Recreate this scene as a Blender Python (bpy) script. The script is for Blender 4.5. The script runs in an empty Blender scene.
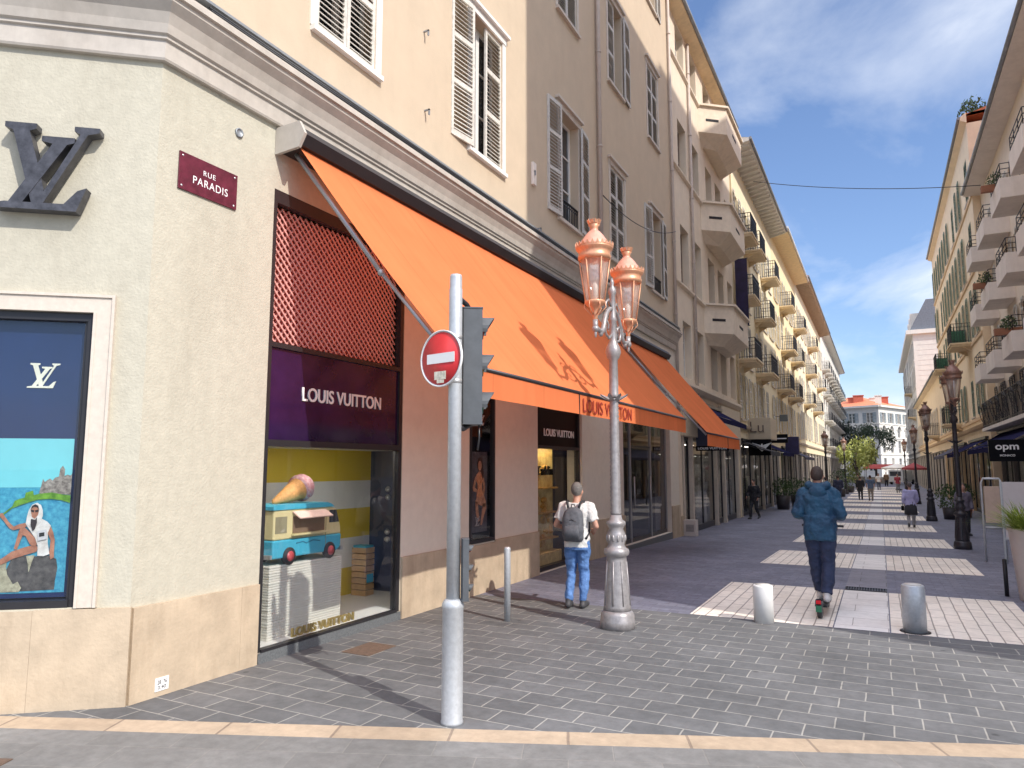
import bpy, bmesh, math, random
from mathutils import Matrix, Vector, Euler
R = math.radians
SC = bpy.context.scene
COL = SC.collection

# ------------------------------------------------------------------ camera, sky, sun, exposure
CAM_H = 1.95
cd = bpy.data.cameras.new("camera"); cam = bpy.data.objects.new("camera", cd); COL.objects.link(cam)
cam.location = (0, 0, CAM_H)
cam.rotation_euler = (R(90 + 6.6677), 0, R(27.2396))
cd.sensor_width = 36; cd.lens = 36 * 710 / 1024
cd.clip_start = .05; cd.clip_end = 3000
SC.camera = cam

SUN_DIR = Vector((.938, -.347, math.tan(R(41)))).normalized()      # towards the sun
w = bpy.data.worlds.new("World"); SC.world = w; w.use_nodes = True
nt = w.node_tree; N = nt.nodes; LK = nt.links; N.clear()
out = N.new("ShaderNodeOutputWorld"); bg = N.new("ShaderNodeBackground")
sky = N.new("ShaderNodeTexSky"); sky.sky_type = 'NISHITA'; sky.sun_disc = False
sky.sun_elevation = R(41); sky.sun_rotation = math.atan2(.938, -.347)
sky.air_density = 1.0; sky.dust_density = 1.2; sky.ozone_density = 2.2; sky.altitude = 100
tc = N.new("ShaderNodeTexCoord"); sep = N.new("ShaderNodeSeparateXYZ"); LK.new(tc.outputs["Generated"], sep.inputs[0])
def mth(op, a, b=None, clamp=False):
    n = N.new("ShaderNodeMath"); n.operation = op; n.use_clamp = clamp
    for i, v in enumerate((a, b)):
        if v is None: continue
        if isinstance(v, (int, float)): n.inputs[i].default_value = v
        else: LK.new(v, n.inputs[i])
    return n.outputs[0]
den = mth('ADD', mth('MAXIMUM', sep.outputs[2], 0.0), .42)
cmb = N.new("ShaderNodeCombineXYZ")
LK.new(mth('DIVIDE', sep.outputs[0], den), cmb.inputs[0]); LK.new(mth('DIVIDE', sep.outputs[1], den), cmb.inputs[1])
mp = N.new("ShaderNodeMapping"); LK.new(cmb.outputs[0], mp.inputs[0]); mp.inputs["Location"].default_value = (3.1, 1.35, 0); mp.inputs["Scale"].default_value = (1.0, 1.15, 1)
nz = N.new("ShaderNodeTexNoise"); LK.new(mp.outputs[0], nz.inputs["Vector"])
nz.inputs["Scale"].default_value = 2.1; nz.inputs["Detail"].default_value = 9; nz.inputs["Roughness"].default_value = .56; nz.inputs["Distortion"].default_value = .35
rmp = N.new("ShaderNodeValToRGB"); LK.new(nz.outputs[0], rmp.inputs[0])
rmp.color_ramp.elements[0].position = .42; rmp.color_ramp.elements[0].color = (0, 0, 0, 1)
rmp.color_ramp.elements[1].position = .72; rmp.color_ramp.elements[1].color = (1, 1, 1, 1)
e = rmp.color_ramp.elements.new(.58); e.color = (.42, .42, .42, 1)
mix = N.new("ShaderNodeMixRGB"); 
# broken cloud: thin and patchy low over the street, a bright sheet added high overhead, out of view, to fill the shade
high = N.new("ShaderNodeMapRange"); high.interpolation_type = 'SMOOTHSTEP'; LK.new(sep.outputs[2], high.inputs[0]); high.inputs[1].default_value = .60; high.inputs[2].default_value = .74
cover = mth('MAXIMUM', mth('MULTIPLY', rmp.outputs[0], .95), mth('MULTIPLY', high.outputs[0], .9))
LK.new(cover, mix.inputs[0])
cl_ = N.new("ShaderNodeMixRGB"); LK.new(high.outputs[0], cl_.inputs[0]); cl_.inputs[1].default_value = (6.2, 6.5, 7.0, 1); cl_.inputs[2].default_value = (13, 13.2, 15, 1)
tint = N.new("ShaderNodeMixRGB"); tint.blend_type = 'MULTIPLY'; tint.inputs[0].default_value = 1
LK.new(sky.outputs[0], tint.inputs[1]); tint.inputs[2].default_value = (1.0, 1.05, 1.18, 1)
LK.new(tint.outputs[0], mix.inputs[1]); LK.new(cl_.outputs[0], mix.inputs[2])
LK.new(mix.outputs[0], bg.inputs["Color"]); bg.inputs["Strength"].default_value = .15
LK.new(bg.outputs[0], out.inputs[0])

sd = bpy.data.lights.new("sun", 'SUN'); sun = bpy.data.objects.new("sun", sd); COL.objects.link(sun)
sd.energy = 3.7; sd.angle = R(.53); sd.color = (1, .94, .86)
sun.location = (20, -10, 30); sun.rotation_euler = (-SUN_DIR).to_track_quat('-Z', 'Y').to_euler()

SC.view_settings.view_transform = 'Standard'; SC.view_settings.look = 'None'
SC.view_settings.exposure = .26; SC.view_settings.gamma = 1; SC.view_settings.use_curve_mapping = False
SC.cycles.use_denoising = True
SC.cycles.max_bounces = 8; SC.cycles.diffuse_bounces = 5; SC.cycles.glossy_bounces = 3; SC.cycles.transmission_bounces = 4; SC.cycles.transparent_max_bounces = 10
SC.cycles.sample_clamp_indirect = 6

# ------------------------------------------------------------------ materials
MATS = {}
def mat(name, col, rough=.75, metal=0.0, var=.10, scale=5.0, bump=0.0, bscale=90.0, spec=.5, col2=None, stain=0.0, bdist=.01):
    """Principled surface: base colour broken up by two noises, fine bump."""
    if name in MATS: return MATS[name]
    m = bpy.data.materials.new(name); m.use_nodes = True; t = m.node_tree; P = t.nodes["Principled BSDF"]
    P.inputs["Roughness"].default_value = rough; P.inputs["Metallic"].default_value = metal
    P.inputs["Specular IOR Level"].default_value = spec
    c = t.nodes.new("ShaderNodeTexCoord")
    n1 = t.nodes.new("ShaderNodeTexNoise"); n1.inputs["Scale"].default_value = scale; n1.inputs["Detail"].default_value = 8; n1.inputs["Roughness"].default_value = .65
    t.links.new(c.outputs["Object"], n1.inputs["Vector"])
    mx = t.nodes.new("ShaderNodeMixRGB"); lo = [max(0, x * (1 - var)) for x in col]; hi = [min(1, x * (1 + var)) for x in col]
    if col2: hi = list(col2)
    rp = t.nodes.new("ShaderNodeMapRange"); rp.inputs[1].default_value = .3; rp.inputs[2].default_value = .7
    t.links.new(n1.outputs[0], rp.inputs[0]); t.links.new(rp.outputs[0], mx.inputs[0])
    mx.inputs[1].default_value = (*lo, 1); mx.inputs[2].default_value = (*hi, 1)
    last = mx.outputs[0]
    if stain:
        mpn = t.nodes.new("ShaderNodeMapping"); mpn.inputs["Scale"].default_value = (1.3, 1.3, .28); t.links.new(c.outputs["Object"], mpn.inputs[0])
        n2 = t.nodes.new("ShaderNodeTexNoise"); n2.inputs["Scale"].default_value = 1.1; n2.inputs["Detail"].default_value = 7; n2.inputs["Roughness"].default_value = .7
        t.links.new(mpn.outputs[0], n2.inputs["Vector"])
        r2 = t.nodes.new("ShaderNodeMapRange"); r2.inputs[1].default_value = .48; r2.inputs[2].default_value = .78; r2.inputs[4].default_value = stain
        t.links.new(n2.outputs[0], r2.inputs[0])
        m2 = t.nodes.new("ShaderNodeMixRGB"); m2.blend_type = 'MULTIPLY'; t.links.new(r2.outputs[0], m2.inputs[0]); t.links.new(last, m2.inputs[1])
        m2.inputs[2].default_value = (.55, .5, .45, 1); last = m2.outputs[0]
    t.links.new(last, P.inputs["Base Color"])
    if bump:
        n3 = t.nodes.new("ShaderNodeTexNoise"); n3.inputs["Scale"].default_value = bscale; n3.inputs["Detail"].default_value = 4
        t.links.new(c.outputs["Object"], n3.inputs["Vector"])
        b = t.nodes.new("ShaderNodeBump"); b.inputs["Strength"].default_value = bump; b.inputs["Distance"].default_value = bdist
        t.links.new(n3.outputs[0], b.inputs["Height"]); t.links.new(b.outputs[0], P.inputs["Normal"])
    MATS[name] = m; return m

def brick_mat(name, c1, c2, mortar, bw, rh, ms, rot=0.0, rough=.7, off=.5, var=.18, spec=.4, patch=.35, bump=.5, loc=(0, 0, 0)):
    m = bpy.data.materials.new(name); m.use_nodes = True; t = m.node_tree; P = t.nodes["Principled BSDF"]
    P.inputs["Roughness"].default_value = rough; P.inputs["Specular IOR Level"].default_value = spec
    c = t.nodes.new("ShaderNodeTexCoord"); mpn = t.nodes.new("ShaderNodeMapping"); mpn.inputs["Rotation"].default_value = (0, 0, rot); mpn.inputs["Location"].default_value = loc
    t.links.new(c.outputs["Object"], mpn.inputs[0])
    # slight wobble so that joints are not ruler straight
    nw = t.nodes.new("ShaderNodeTexNoise"); nw.inputs["Scale"].default_value = 2.3; t.links.new(c.outputs["Object"], nw.inputs["Vector"])
    va = t.nodes.new("ShaderNodeVectorMath"); va.operation = 'MULTIPLY_ADD'
    va.inputs[1].default_value = (.02, .02, 0); t.links.new(nw.outputs["Color"], va.inputs[0]); t.links.new(mpn.outputs[0], va.inputs[2])
    b = t.nodes.new("ShaderNodeTexBrick"); t.links.new(va.outputs[0], b.inputs["Vector"])
    b.offset = off; b.inputs["Scale"].default_value = 1; b.inputs["Brick Width"].default_value = bw; b.inputs["Row Height"].default_value = rh
    b.inputs["Mortar Size"].default_value = ms; b.inputs["Mortar Smooth"].default_value = .35; b.inputs["Bias"].default_value = 0
    b.inputs["Color1"].default_value = (*c1, 1); b.inputs["Color2"].default_value = (*c2, 1); b.inputs["Mortar"].default_value = (*mortar, 1)
    n = t.nodes.new("ShaderNodeTexNoise"); n.inputs["Scale"].default_value = 9; n.inputs["Detail"].default_value = 9; n.inputs["Roughness"].default_value = .7
    t.links.new(c.outputs["Object"], n.inputs["Vector"])
    n2 = t.nodes.new("ShaderNodeTexNoise"); n2.inputs["Scale"].default_value = .7; n2.inputs["Detail"].default_value = 6; n2.inputs["Roughness"].default_value = .6
    t.links.new(c.outputs["Object"], n2.inputs["Vector"])
    def rng(src, lo, hi):
        r = t.nodes.new("ShaderNodeMapRange"); r.inputs[1].default_value = .3; r.inputs[2].default_value = .7; r.inputs[3].default_value = lo; r.inputs[4].default_value = hi
        t.links.new(src, r.inputs[0]); return r.outputs[0]
    a = t.nodes.new("ShaderNodeMath"); a.operation = 'MULTIPLY'
    t.links.new(rng(n.outputs[0], 1 - var, 1 + var), a.inputs[0]); t.links.new(rng(n2.outputs[0], 1 - patch * .5, 1 + patch * .5), a.inputs[1])
    n4 = t.nodes.new("ShaderNodeTexVoronoi"); n4.inputs["Scale"].default_value = 1.7; t.links.new(va.outputs[0], n4.inputs["Vector"])
    gs = t.nodes.new("ShaderNodeMapRange"); gs.inputs[1].default_value = .03; gs.inputs[2].default_value = .06; gs.inputs[3].default_value = .55; gs.inputs[4].default_value = 1.0; t.links.new(n4.outputs["Distance"], gs.inputs[0])
    a2 = t.nodes.new("ShaderNodeMath"); a2.operation = 'MULTIPLY'; t.links.new(a.outputs[0], a2.inputs[0]); t.links.new(gs.outputs[0], a2.inputs[1]); a = a2
    hs = t.nodes.new("ShaderNodeVectorMath"); hs.operation = 'SCALE'; t.links.new(b.outputs["Color"], hs.inputs[0]); t.links.new(a.outputs[0], hs.inputs["Scale"])
    t.links.new(hs.outputs[0], P.inputs["Base Color"])
    bm_ = t.nodes.new("ShaderNodeBump"); bm_.inputs["Strength"].default_value = bump; bm_.inputs["Distance"].default_value = .006
    inv = t.nodes.new("ShaderNodeMath"); inv.operation = 'MULTIPLY_ADD'; inv.inputs[1].default_value = -1.0
    t.links.new(b.outputs["Fac"], inv.inputs[0]); t.links.new(n.outputs[0], inv.inputs[2])
    t.links.new(inv.outputs[0], bm_.inputs["Height"]); t.links.new(bm_.outputs[0], P.inputs["Normal"])
    MATS[name] = m; return m

def glass_mat(name, tintc=(1, 1, 1), ior=1.5, boost=0.0):
    m = bpy.data.materials.new(name); m.use_nodes = True; t = m.node_tree; t.nodes.clear()
    o = t.nodes.new("ShaderNodeOutputMaterial"); mx = t.nodes.new("ShaderNodeMixShader")
    f = t.nodes.new("ShaderNodeFresnel"); f.inputs[0].default_value = ior
    ad = t.nodes.new("ShaderNodeMath"); ad.operation = 'ADD'; ad.use_clamp = True; ad.inputs[1].default_value = boost
    geo = t.nodes.new("ShaderNodeNewGeometry"); fr_ = t.nodes.new("ShaderNodeMath"); fr_.operation = 'SUBTRACT'; fr_.inputs[0].default_value = 1; t.links.new(geo.outputs["Backfacing"], fr_.inputs[1])
    ml = t.nodes.new("ShaderNodeMath"); ml.operation = 'MULTIPLY'; t.links.new(fr_.outputs[0], ml.inputs[1])     # the pane reflects off its outer skin only
    t.links.new(f.outputs[0], ad.inputs[0]); t.links.new(ad.outputs[0], ml.inputs[0])
    tr = t.nodes.new("ShaderNodeBsdfTransparent"); tr.inputs[0].default_value = (*tintc, 1)
    gl = t.nodes.new("ShaderNodeBsdfGlossy"); gl.inputs["Roughness"].default_value = .02
    t.links.new(ml.outputs[0], mx.inputs[0]); t.links.new(tr.outputs[0], mx.inputs[1]); t.links.new(gl.outputs[0], mx.inputs[2]); t.links.new(mx.outputs[0], o.inputs[0])
    MATS[name] = m; return m

def cloth_mat(name, col, trans=.35, seam=.88):
    m = bpy.data.materials.new(name); m.use_nodes = True; t = m.node_tree; t.nodes.clear()
    o = t.nodes.new("ShaderNodeOutputMaterial"); mx = t.nodes.new("ShaderNodeMixShader"); mx.inputs[0].default_value = trans
    d = t.nodes.new("ShaderNodeBsdfDiffuse"); tl = t.nodes.new("ShaderNodeBsdfTranslucent")
    c = t.nodes.new("ShaderNodeTexCoord"); n = t.nodes.new("ShaderNodeTexNoise"); n.inputs["Scale"].default_value = 1.6; n.inputs["Detail"].default_value = 7
    t.links.new(c.outputs["Object"], n.inputs["Vector"])
    mm = t.nodes.new("ShaderNodeMixRGB"); t.links.new(n.outputs[0], mm.inputs[0])
    mm.inputs[1].default_value = (*[x * .86 for x in col], 1); mm.inputs[2].default_value = (*[min(1, x * 1.1) for x in col], 1)
    # sewn panel seams every 1.2 m and faint run marks down the cloth
    sx = t.nodes.new("ShaderNodeSeparateXYZ"); t.links.new(c.outputs["Object"], sx.inputs[0])
    fr = t.nodes.new("ShaderNodeMath"); fr.operation = 'PINGPONG'; fr.inputs[1].default_value = .6; t.links.new(sx.outputs[0], fr.inputs[0])
    se = t.nodes.new("ShaderNodeMapRange"); se.inputs[1].default_value = .006; se.inputs[2].default_value = .016; se.inputs[3].default_value = seam; se.inputs[4].default_value = 1; t.links.new(fr.outputs[0], se.inputs[0])
    mpn = t.nodes.new("ShaderNodeMapping"); mpn.inputs["Scale"].default_value = (5, .35, .35); t.links.new(c.outputs["Object"], mpn.inputs[0])
    n5 = t.nodes.new("ShaderNodeTexNoise"); n5.inputs["Scale"].default_value = 1.5; n5.inputs["Detail"].default_value = 6; t.links.new(mpn.outputs[0], n5.inputs["Vector"])
    r5 = t.nodes.new("ShaderNodeMapRange"); r5.inputs[1].default_value = .35; r5.inputs[2].default_value = .65; r5.inputs[3].default_value = .955; r5.inputs[4].default_value = 1.02; t.links.new(n5.outputs[0], r5.inputs[0])
    pm = t.nodes.new("ShaderNodeMath"); pm.operation = 'MULTIPLY'; t.links.new(se.outputs[0], pm.inputs[0]); t.links.new(r5.outputs[0], pm.inputs[1])
    sc2 = t.nodes.new("ShaderNodeVectorMath"); sc2.operation = 'SCALE'; t.links.new(mm.outputs[0], sc2.inputs[0]); t.links.new(pm.outputs[0], sc2.inputs["Scale"])
    t.links.new(sc2.outputs[0], d.inputs[0]); t.links.new(sc2.outputs[0], tl.inputs[0])
    t.links.new(d.outputs[0], mx.inputs[1]); t.links.new(tl.outputs[0], mx.inputs[2]); t.links.new(mx.outputs[0], o.inputs[0])
    MATS[name] = m; return m

def emit_mat(name, col, s):
    m = bpy.data.materials.new(name); m.use_nodes = True; P = m.node_tree.nodes["Principled BSDF"]
    P.inputs["Base Color"].default_value = (*col, 1); P.inputs["Emission Color"].default_value = (*col, 1); P.inputs["Emission Strength"].default_value = s
    MATS[name] = m; return m

CREAM = mat("cream_render", (.485, .455, .365), .85, var=.08, scale=9, bump=.5, bscale=38, stain=.35)
PEACH = mat("peach_render", (.57, .46, .335), .85, var=.05, scale=2.2, bump=.25, bscale=60, stain=.16)
STONE = mat("beige_stone", (.50, .40, .285), .7, var=.16, scale=3.2, bump=.35, bscale=30, stain=.85)
SURR = mat("pale_stone_trim", (.60, .53, .45), .6, var=.08, scale=20, stain=.1)
CORN = mat("shaded_cornice_paint", (.50, .455, .40), .6, var=.10, scale=6, stain=.45)  # darkened and stained more so the colour carries the cove's shade
PIER = mat("pier_render", (.72, .66, .56), .85, var=.05, scale=6, bump=.3, bscale=60, stain=.08)
BWALL = mat("greige_render", (.74, .63, .49), .85, var=.06, scale=2.5, bump=.25, bscale=60, stain=.25)
BTRIM = mat("greige_trim", (.75, .64, .50), .8, var=.08, scale=5, stain=.3)
CREAM2 = mat("pale_cream_render", (.82, .72, .50), .85, var=.06, scale=2, stain=.25)
YELL = mat("ochre_yellow_render", (.82, .68, .42), .85, var=.07, scale=2, stain=.25)
WHITEW = mat("white_render", (.72, .69, .62), .8, var=.06, scale=2, stain=.2)
GREYW = mat("pale_grey_render", (.62, .60, .56), .8, var=.06, scale=2, stain=.25)
RWALL = mat("ivory_render", (.87, .76, .62), .85, var=.05, scale=2, stain=.2)
RCONC = mat("balcony_render", (.85, .77, .69), .85, var=.06, scale=3, stain=.3)
PEACH2 = mat("apricot_render", (.89, .73, .52), .85, var=.07, scale=2, stain=.25)
SOFFIT = mat("ochre_soffit", (.76, .60, .38), .8, var=.12, scale=4)
DSOFF = mat("brown_soffit", (.46, .36, .27), .8, var=.12, scale=4)
SHUT = mat("white_shutter_paint", (.64, .61, .55), .6, var=.2, scale=16, stain=.55)
GSHUT = mat("grey_shutter_paint", (.58, .56, .52), .6, var=.14, scale=12, stain=.3)
GREENSH = mat("green_shutter_paint", (.17, .24, .18), .6, var=.15, scale=8)
WHITEP = mat("white_paint", (.78, .76, .72), .45, var=.05, scale=10)
WGLASS = mat("window_glass", (.035, .045, .055), .06, var=.2, scale=1.0, spec=.8)
DARKIN = mat("dark_interior", (.02, .019, .022), .8)
def curtain_glass(m):
    t = m.node_tree; P = t.nodes["Principled BSDF"]; src = P.inputs["Base Color"].links[0].from_socket
    oi = t.nodes.new("ShaderNodeObjectInfo"); r = t.nodes.new("ShaderNodeValToRGB"); r.color_ramp.interpolation = 'CONSTANT'; t.links.new(oi.outputs["Random"], r.inputs[0])
    r.color_ramp.elements[0].color = (.03, .035, .045, 1); r.color_ramp.elements[1].position = .55; r.color_ramp.elements[1].color = (.20, .19, .17, 1)
    e = r.color_ramp.elements.new(.75); e.color = (.36, .33, .28, 1); e = r.color_ramp.elements.new(.9); e.color = (.10, .10, .11, 1)
    c = t.nodes.new("ShaderNodeTexCoord"); wv = t.nodes.new("ShaderNodeTexWave"); wv.inputs["Scale"].default_value = 5; wv.inputs["Distortion"].default_value = 2; t.links.new(c.outputs["Object"], wv.inputs["Vector"])
    mr = t.nodes.new("ShaderNodeMapRange"); mr.inputs[3].default_value = .6; t.links.new(wv.outputs["Fac"], mr.inputs[0])
    sc = t.nodes.new("ShaderNodeVectorMath"); sc.operation = 'SCALE'; t.links.new(r.outputs[0], sc.inputs[0]); t.links.new(mr.outputs[0], sc.inputs["Scale"]); t.links.new(sc.outputs[0], P.inputs["Base Color"])
curtain_glass(WGLASS)
FRAMED = mat("dark_metal_frame", (.035, .034, .038), .35, metal=.3, var=.1)
FRAMEG = mat("grey_metal_frame", (.33, .33, .34), .4, metal=.5, var=.08)
IRON = mat("black_iron", (.025, .025, .03), .45, metal=.2, var=.2)
STEEL = mat("galvanised_steel", (.50, .52, .54), .42, metal=.35, var=.12, scale=25, stain=.2)
ALU = mat("satin_aluminium", (.55, .55, .55), .35, metal=.6, var=.08, scale=30)
ZINC = mat("zinc_gutter", (.30, .32, .34), .5, metal=.4, var=.15)
PIPE = mat("painted_pipe", (.52, .44, .38), .6, var=.1)
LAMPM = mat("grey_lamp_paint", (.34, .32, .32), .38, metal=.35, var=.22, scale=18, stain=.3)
LAMPD = mat("shaded_lamp_paint", (.045, .042, .05), .38, metal=.3, var=.25, scale=18)  # shaded copy of the lamp paint: the shade is put into the colour
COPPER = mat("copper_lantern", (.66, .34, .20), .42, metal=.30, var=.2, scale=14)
COPPERD = mat("shaded_copper_lantern", (.32, .19, .14), .4, metal=.4, var=.2, scale=14)  # lantern copper with the street's shade put into its colour
def frosted_mat(name, col, clear):
    m = cloth_mat(name, col, .5, 1.0); t = m.node_tree; o = [n for n in t.nodes if n.type == 'OUTPUT_MATERIAL'][0]; src = o.inputs[0].links[0].from_socket
    tr = t.nodes.new("ShaderNodeBsdfTransparent"); gl = t.nodes.new("ShaderNodeBsdfGlossy"); gl.inputs["Roughness"].default_value = .08; m1 = t.nodes.new("ShaderNodeMixShader"); m1.inputs[0].default_value = clear; m2 = t.nodes.new("ShaderNodeMixShader"); m2.inputs[0].default_value = .10
    t.links.new(src, m1.inputs[1]); t.links.new(tr.outputs[0], m1.inputs[2]); t.links.new(m1.outputs[0], m2.inputs[1]); t.links.new(gl.outputs[0], m2.inputs[2]); t.links.new(m2.outputs[0], o.inputs[0]); return m
LGLASS = frosted_mat("frosted_lantern_glass", (.84, .74, .66), .62)
GLASS = glass_mat("shop_glass", (.93, .95, .96), 1.5, .02)
GLASSD = glass_mat("tinted_shop_glass", (.62, .62, .68), 1.6, .05)
ORANGE = cloth_mat("orange_canvas", (.86, .245, .10), .30)
NAVY = cloth_mat("navy_canvas", (.03, .03, .075), .08)
BLACK = mat("black_panel", (.006, .006, .008), .3, var=.2, spec=.08)
PURPLE = mat("aubergine_panel", (.022, .007, .042), .12, var=.5, scale=1.2)
LETTERW = mat("white_lettering", (.85, .84, .82), .5, var=.02)
LETTERR = mat("dark_red_lettering", (.30, .03, .02), .6, var=.02)
LETTERG = mat("gilt_lettering", (.45, .33, .12), .35, metal=.5, var=.15)
SLATE = mat("slate_roof", (.16, .18, .21), .6, var=.2, scale=8)
TILE = mat("terracotta_tile", (.60, .20, .10), .8, var=.25, scale=6)
BRICKC = mat("brick_chimney", (.50, .13, .08), .85, var=.2, scale=6)
GRANITE = mat("grey_granite", (.13, .14, .145), .45, var=.35, scale=60)
KERB = brick_mat("pink_beige_kerbstone", (.40, .31, .22), (.46, .36, .26), (.26, .2, .15), .86, 100, .012, rot=-math.atan2(.388, .9215), off=.0, var=.16, patch=.3, loc=(0, 50, 0))
PAVE = brick_mat("grey_paver", (.112, .115, .118), (.140, .142, .144), (.31, .30, .275), .40, .265, .0075, var=.2, patch=.5)
PAVF = brick_mat("worn_grey_slab", (.165, .162, .155), (.20, .196, .188), (.22, .21, .195), .62, .36, .006, rot=-math.atan2(.388, .9215), var=.2, patch=.4)
SETT = brick_mat("dark_paver", (.135, .138, .185), (.18, .182, .23), (.11, .11, .14), .28, .15, .006, var=.25, patch=.35)
PALEB = brick_mat("pale_paving_strip", (.76, .68, .59), (.82, .75, .66), (.36, .31, .27), .55, .165, .010, rot=R(90), var=.12, patch=.25)
PALEG = brick_mat("pale_gutter_slab", (.72, .69, .66), (.78, .75, .72), (.38, .35, .33), .8, .5, .006, rot=0, var=.1, patch=.25)
DARKG = brick_mat("dark_gutter_slab", (.19, .185, .22), (.22, .215, .25), (.09, .09, .10), .8, .5, .006, rot=0, var=.2, patch=.3)
GROUND = mat("asphalt", (.06, .06, .062), .9, var=.25, scale=30, bump=.3, bscale=60)
SKIN = mat("skin", (.50, .27, .19), .55, var=.06, scale=20)
HAIRG = mat("grey_hair", (.16, .15, .14), .7, var=.35, scale=60, bump=.8, bscale=120)
HAIRB = mat("brown_hair", (.05, .032, .025), .6, var=.3, scale=60, bump=.8, bscale=120)

# ------------------------------------------------------------------ mesh builder
class MB:
    def __init__(s): s.v = []; s.f = []; s.sm = []
    def add(s, vs, fs, smooth=False):
        b = len(s.v); s.v += [tuple(p) for p in vs]
        for f in fs: s.f.append([b + i for i in f]); s.sm.append(smooth)
        return s
    def box(s, x0, x1, y0, y1, z0, z1):
        if x0 > x1: x0, x1 = x1, x0
        if y0 > y1: y0, y1 = y1, y0
        if z0 > z1: z0, z1 = z1, z0
        return s.add([(x0, y0, z0), (x1, y0, z0), (x1, y1, z0), (x0, y1, z0), (x0, y0, z1), (x1, y0, z1), (x1, y1, z1), (x0, y1, z1)],
                     [(0, 3, 2, 1), (4, 5, 6, 7), (0, 1, 5, 4), (1, 2, 6, 5), (2, 3, 7, 6), (3, 0, 4, 7)])
    def bbox(s, x0, x1, y0, y1, z0, z1, b=.01):
        """box with chamfered edges"""
        o = len(s.v); bm = bmesh.new()
        bmesh.ops.create_cube(bm, size=1)
        for v in bm.verts: v.co = Vector(((x0 + x1) / 2 + v.co.x * abs(x1 - x0), (y0 + y1) / 2 + v.co.y * abs(y1 - y0), (z0 + z1) / 2 + v.co.z * abs(z1 - z0)))
        bmesh.ops.bevel(bm, geom=bm.edges[:], offset=b, segments=2, affect='EDGES', profile=.6)
        bm.verts.index_update()
        s.add([v.co for v in bm.verts], [[v.index for v in f.verts] for f in bm.faces], False); bm.free(); return s
    def obox(s, M, sx, sy, sz):
        """box of size sx,sy,sz centred on matrix M"""
        c = [(-1, -1, -1), (1, -1, -1), (1, 1, -1), (-1, 1, -1), (-1, -1, 1), (1, -1, 1), (1, 1, 1), (-1, 1, 1)]
        return s.add([M @ Vector((a * sx / 2, b * sy / 2, d * sz / 2)) for a, b, d in c],
                     [(0, 3, 2, 1), (4, 5, 6, 7), (0, 1, 5, 4), (1, 2, 6, 5), (2, 3, 7, 6), (3, 0, 4, 7)])
    def quad(s, a, b, c, d): return s.add([a, b, c, d], [(0, 1, 2, 3)])
    def prism(s, poly, y0, y1, axis='y'):
        """polygon of (x,z) extruded along y (or (y,z) along x, or (x,y) along z)"""
        n = len(poly)
        def P(p, t): return {'y': (p[0], t, p[1]), 'x': (t, p[0], p[1]), 'z': (p[0], p[1], t)}[axis]
        area = sum(poly[i][0] * poly[(i + 1) % n][1] - poly[(i + 1) % n][0] * poly[i][1] for i in range(n))
        if (area < 0) != (axis == 'y'): pass
        vs = [P(p, y0) for p in poly] + [P(p, y1) for p in poly]
        fs = [list(range(n)), list(range(2 * n - 1, n - 1, -1))] + [(i, i + n, (i + 1) % n + n, (i + 1) % n) for i in range(n)]
        return s.add(vs, fs)
    def tube(s, pts, rad, n=10, cap=True, smooth=True, round_=False):
        pts = [Vector(p) for p in pts]
        if isinstance(rad, (int, float)): rad = [rad] * len(pts)
        rad = list(rad)
        if round_:
            d0 = (pts[0] - pts[1]).normalized(); d1 = (pts[-1] - pts[-2]).normalized()
            a = [(pts[0] + d0 * rad[0] * k, rad[0] * math.sqrt(max(0.0, 1 - k * k))) for k in (.97, .8, .45)]
            b = [(pts[-1] + d1 * rad[-1] * k, rad[-1] * math.sqrt(max(0.0, 1 - k * k))) for k in (.45, .8, .97)]
            pts = [q[0] for q in a] + pts + [q[0] for q in b]; rad = [q[1] for q in a] + rad + [q[1] for q in b]
        T = []
        for i in range(len(pts)):
            a = pts[max(0, i - 1)]; b = pts[min(len(pts) - 1, i + 1)]; T.append((b - a).normalized())
        up = Vector((0, 0, 1)) if abs(T[0].z) < .9 else Vector((1, 0, 0))
        nrm = (up - T[0] * up.dot(T[0])).normalized(); vs = []; fs = []
        for i, p in enumerate(pts):
            nrm = (nrm - T[i] * nrm.dot(T[i])).normalized(); bi = T[i].cross(nrm)
            for k in range(n):
                a = 2 * math.pi * k / n; vs.append(p + (nrm * math.cos(a) + bi * math.sin(a)) * rad[i])
        for i in range(len(pts) - 1):
            for k in range(n): fs.append((i * n + k, i * n + (k + 1) % n, (i + 1) * n + (k + 1) % n, (i + 1) * n + k))
        s.add(vs, fs, smooth)
        if cap:
            b = len(s.v) - len(vs)
            s.f.append([b + k for k in range(n)][::-1]); s.sm.append(False)
            s.f.append([b + (len(pts) - 1) * n + k for k in range(n)]); s.sm.append(False)
        return s
    def lathe(s, prof, n=20, M=None, smooth=True, rot=0.0, cx=0, cy=0):
        vs = []; fs = []; M = M or Matrix.Identity(4)
        for r, z in prof:
            for k in range(n):
                a = 2 * math.pi * k / n + rot; vs.append(M @ Vector((cx + r * math.cos(a), cy + r * math.sin(a), z)))
        m = len(prof)
        for i in range(m - 1):
            for k in range(n): fs.append((i * n + k, i * n + (k + 1) % n, (i + 1) * n + (k + 1) % n, (i + 1) * n + k))
        b = len(s.v); s.add(vs, fs, smooth)
        s.f.append([b + k for k in range(n)][::-1]); s.sm.append(False)
        s.f.append([b + (m - 1) * n + k for k in range(n)]); s.sm.append(False)
        return s
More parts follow.
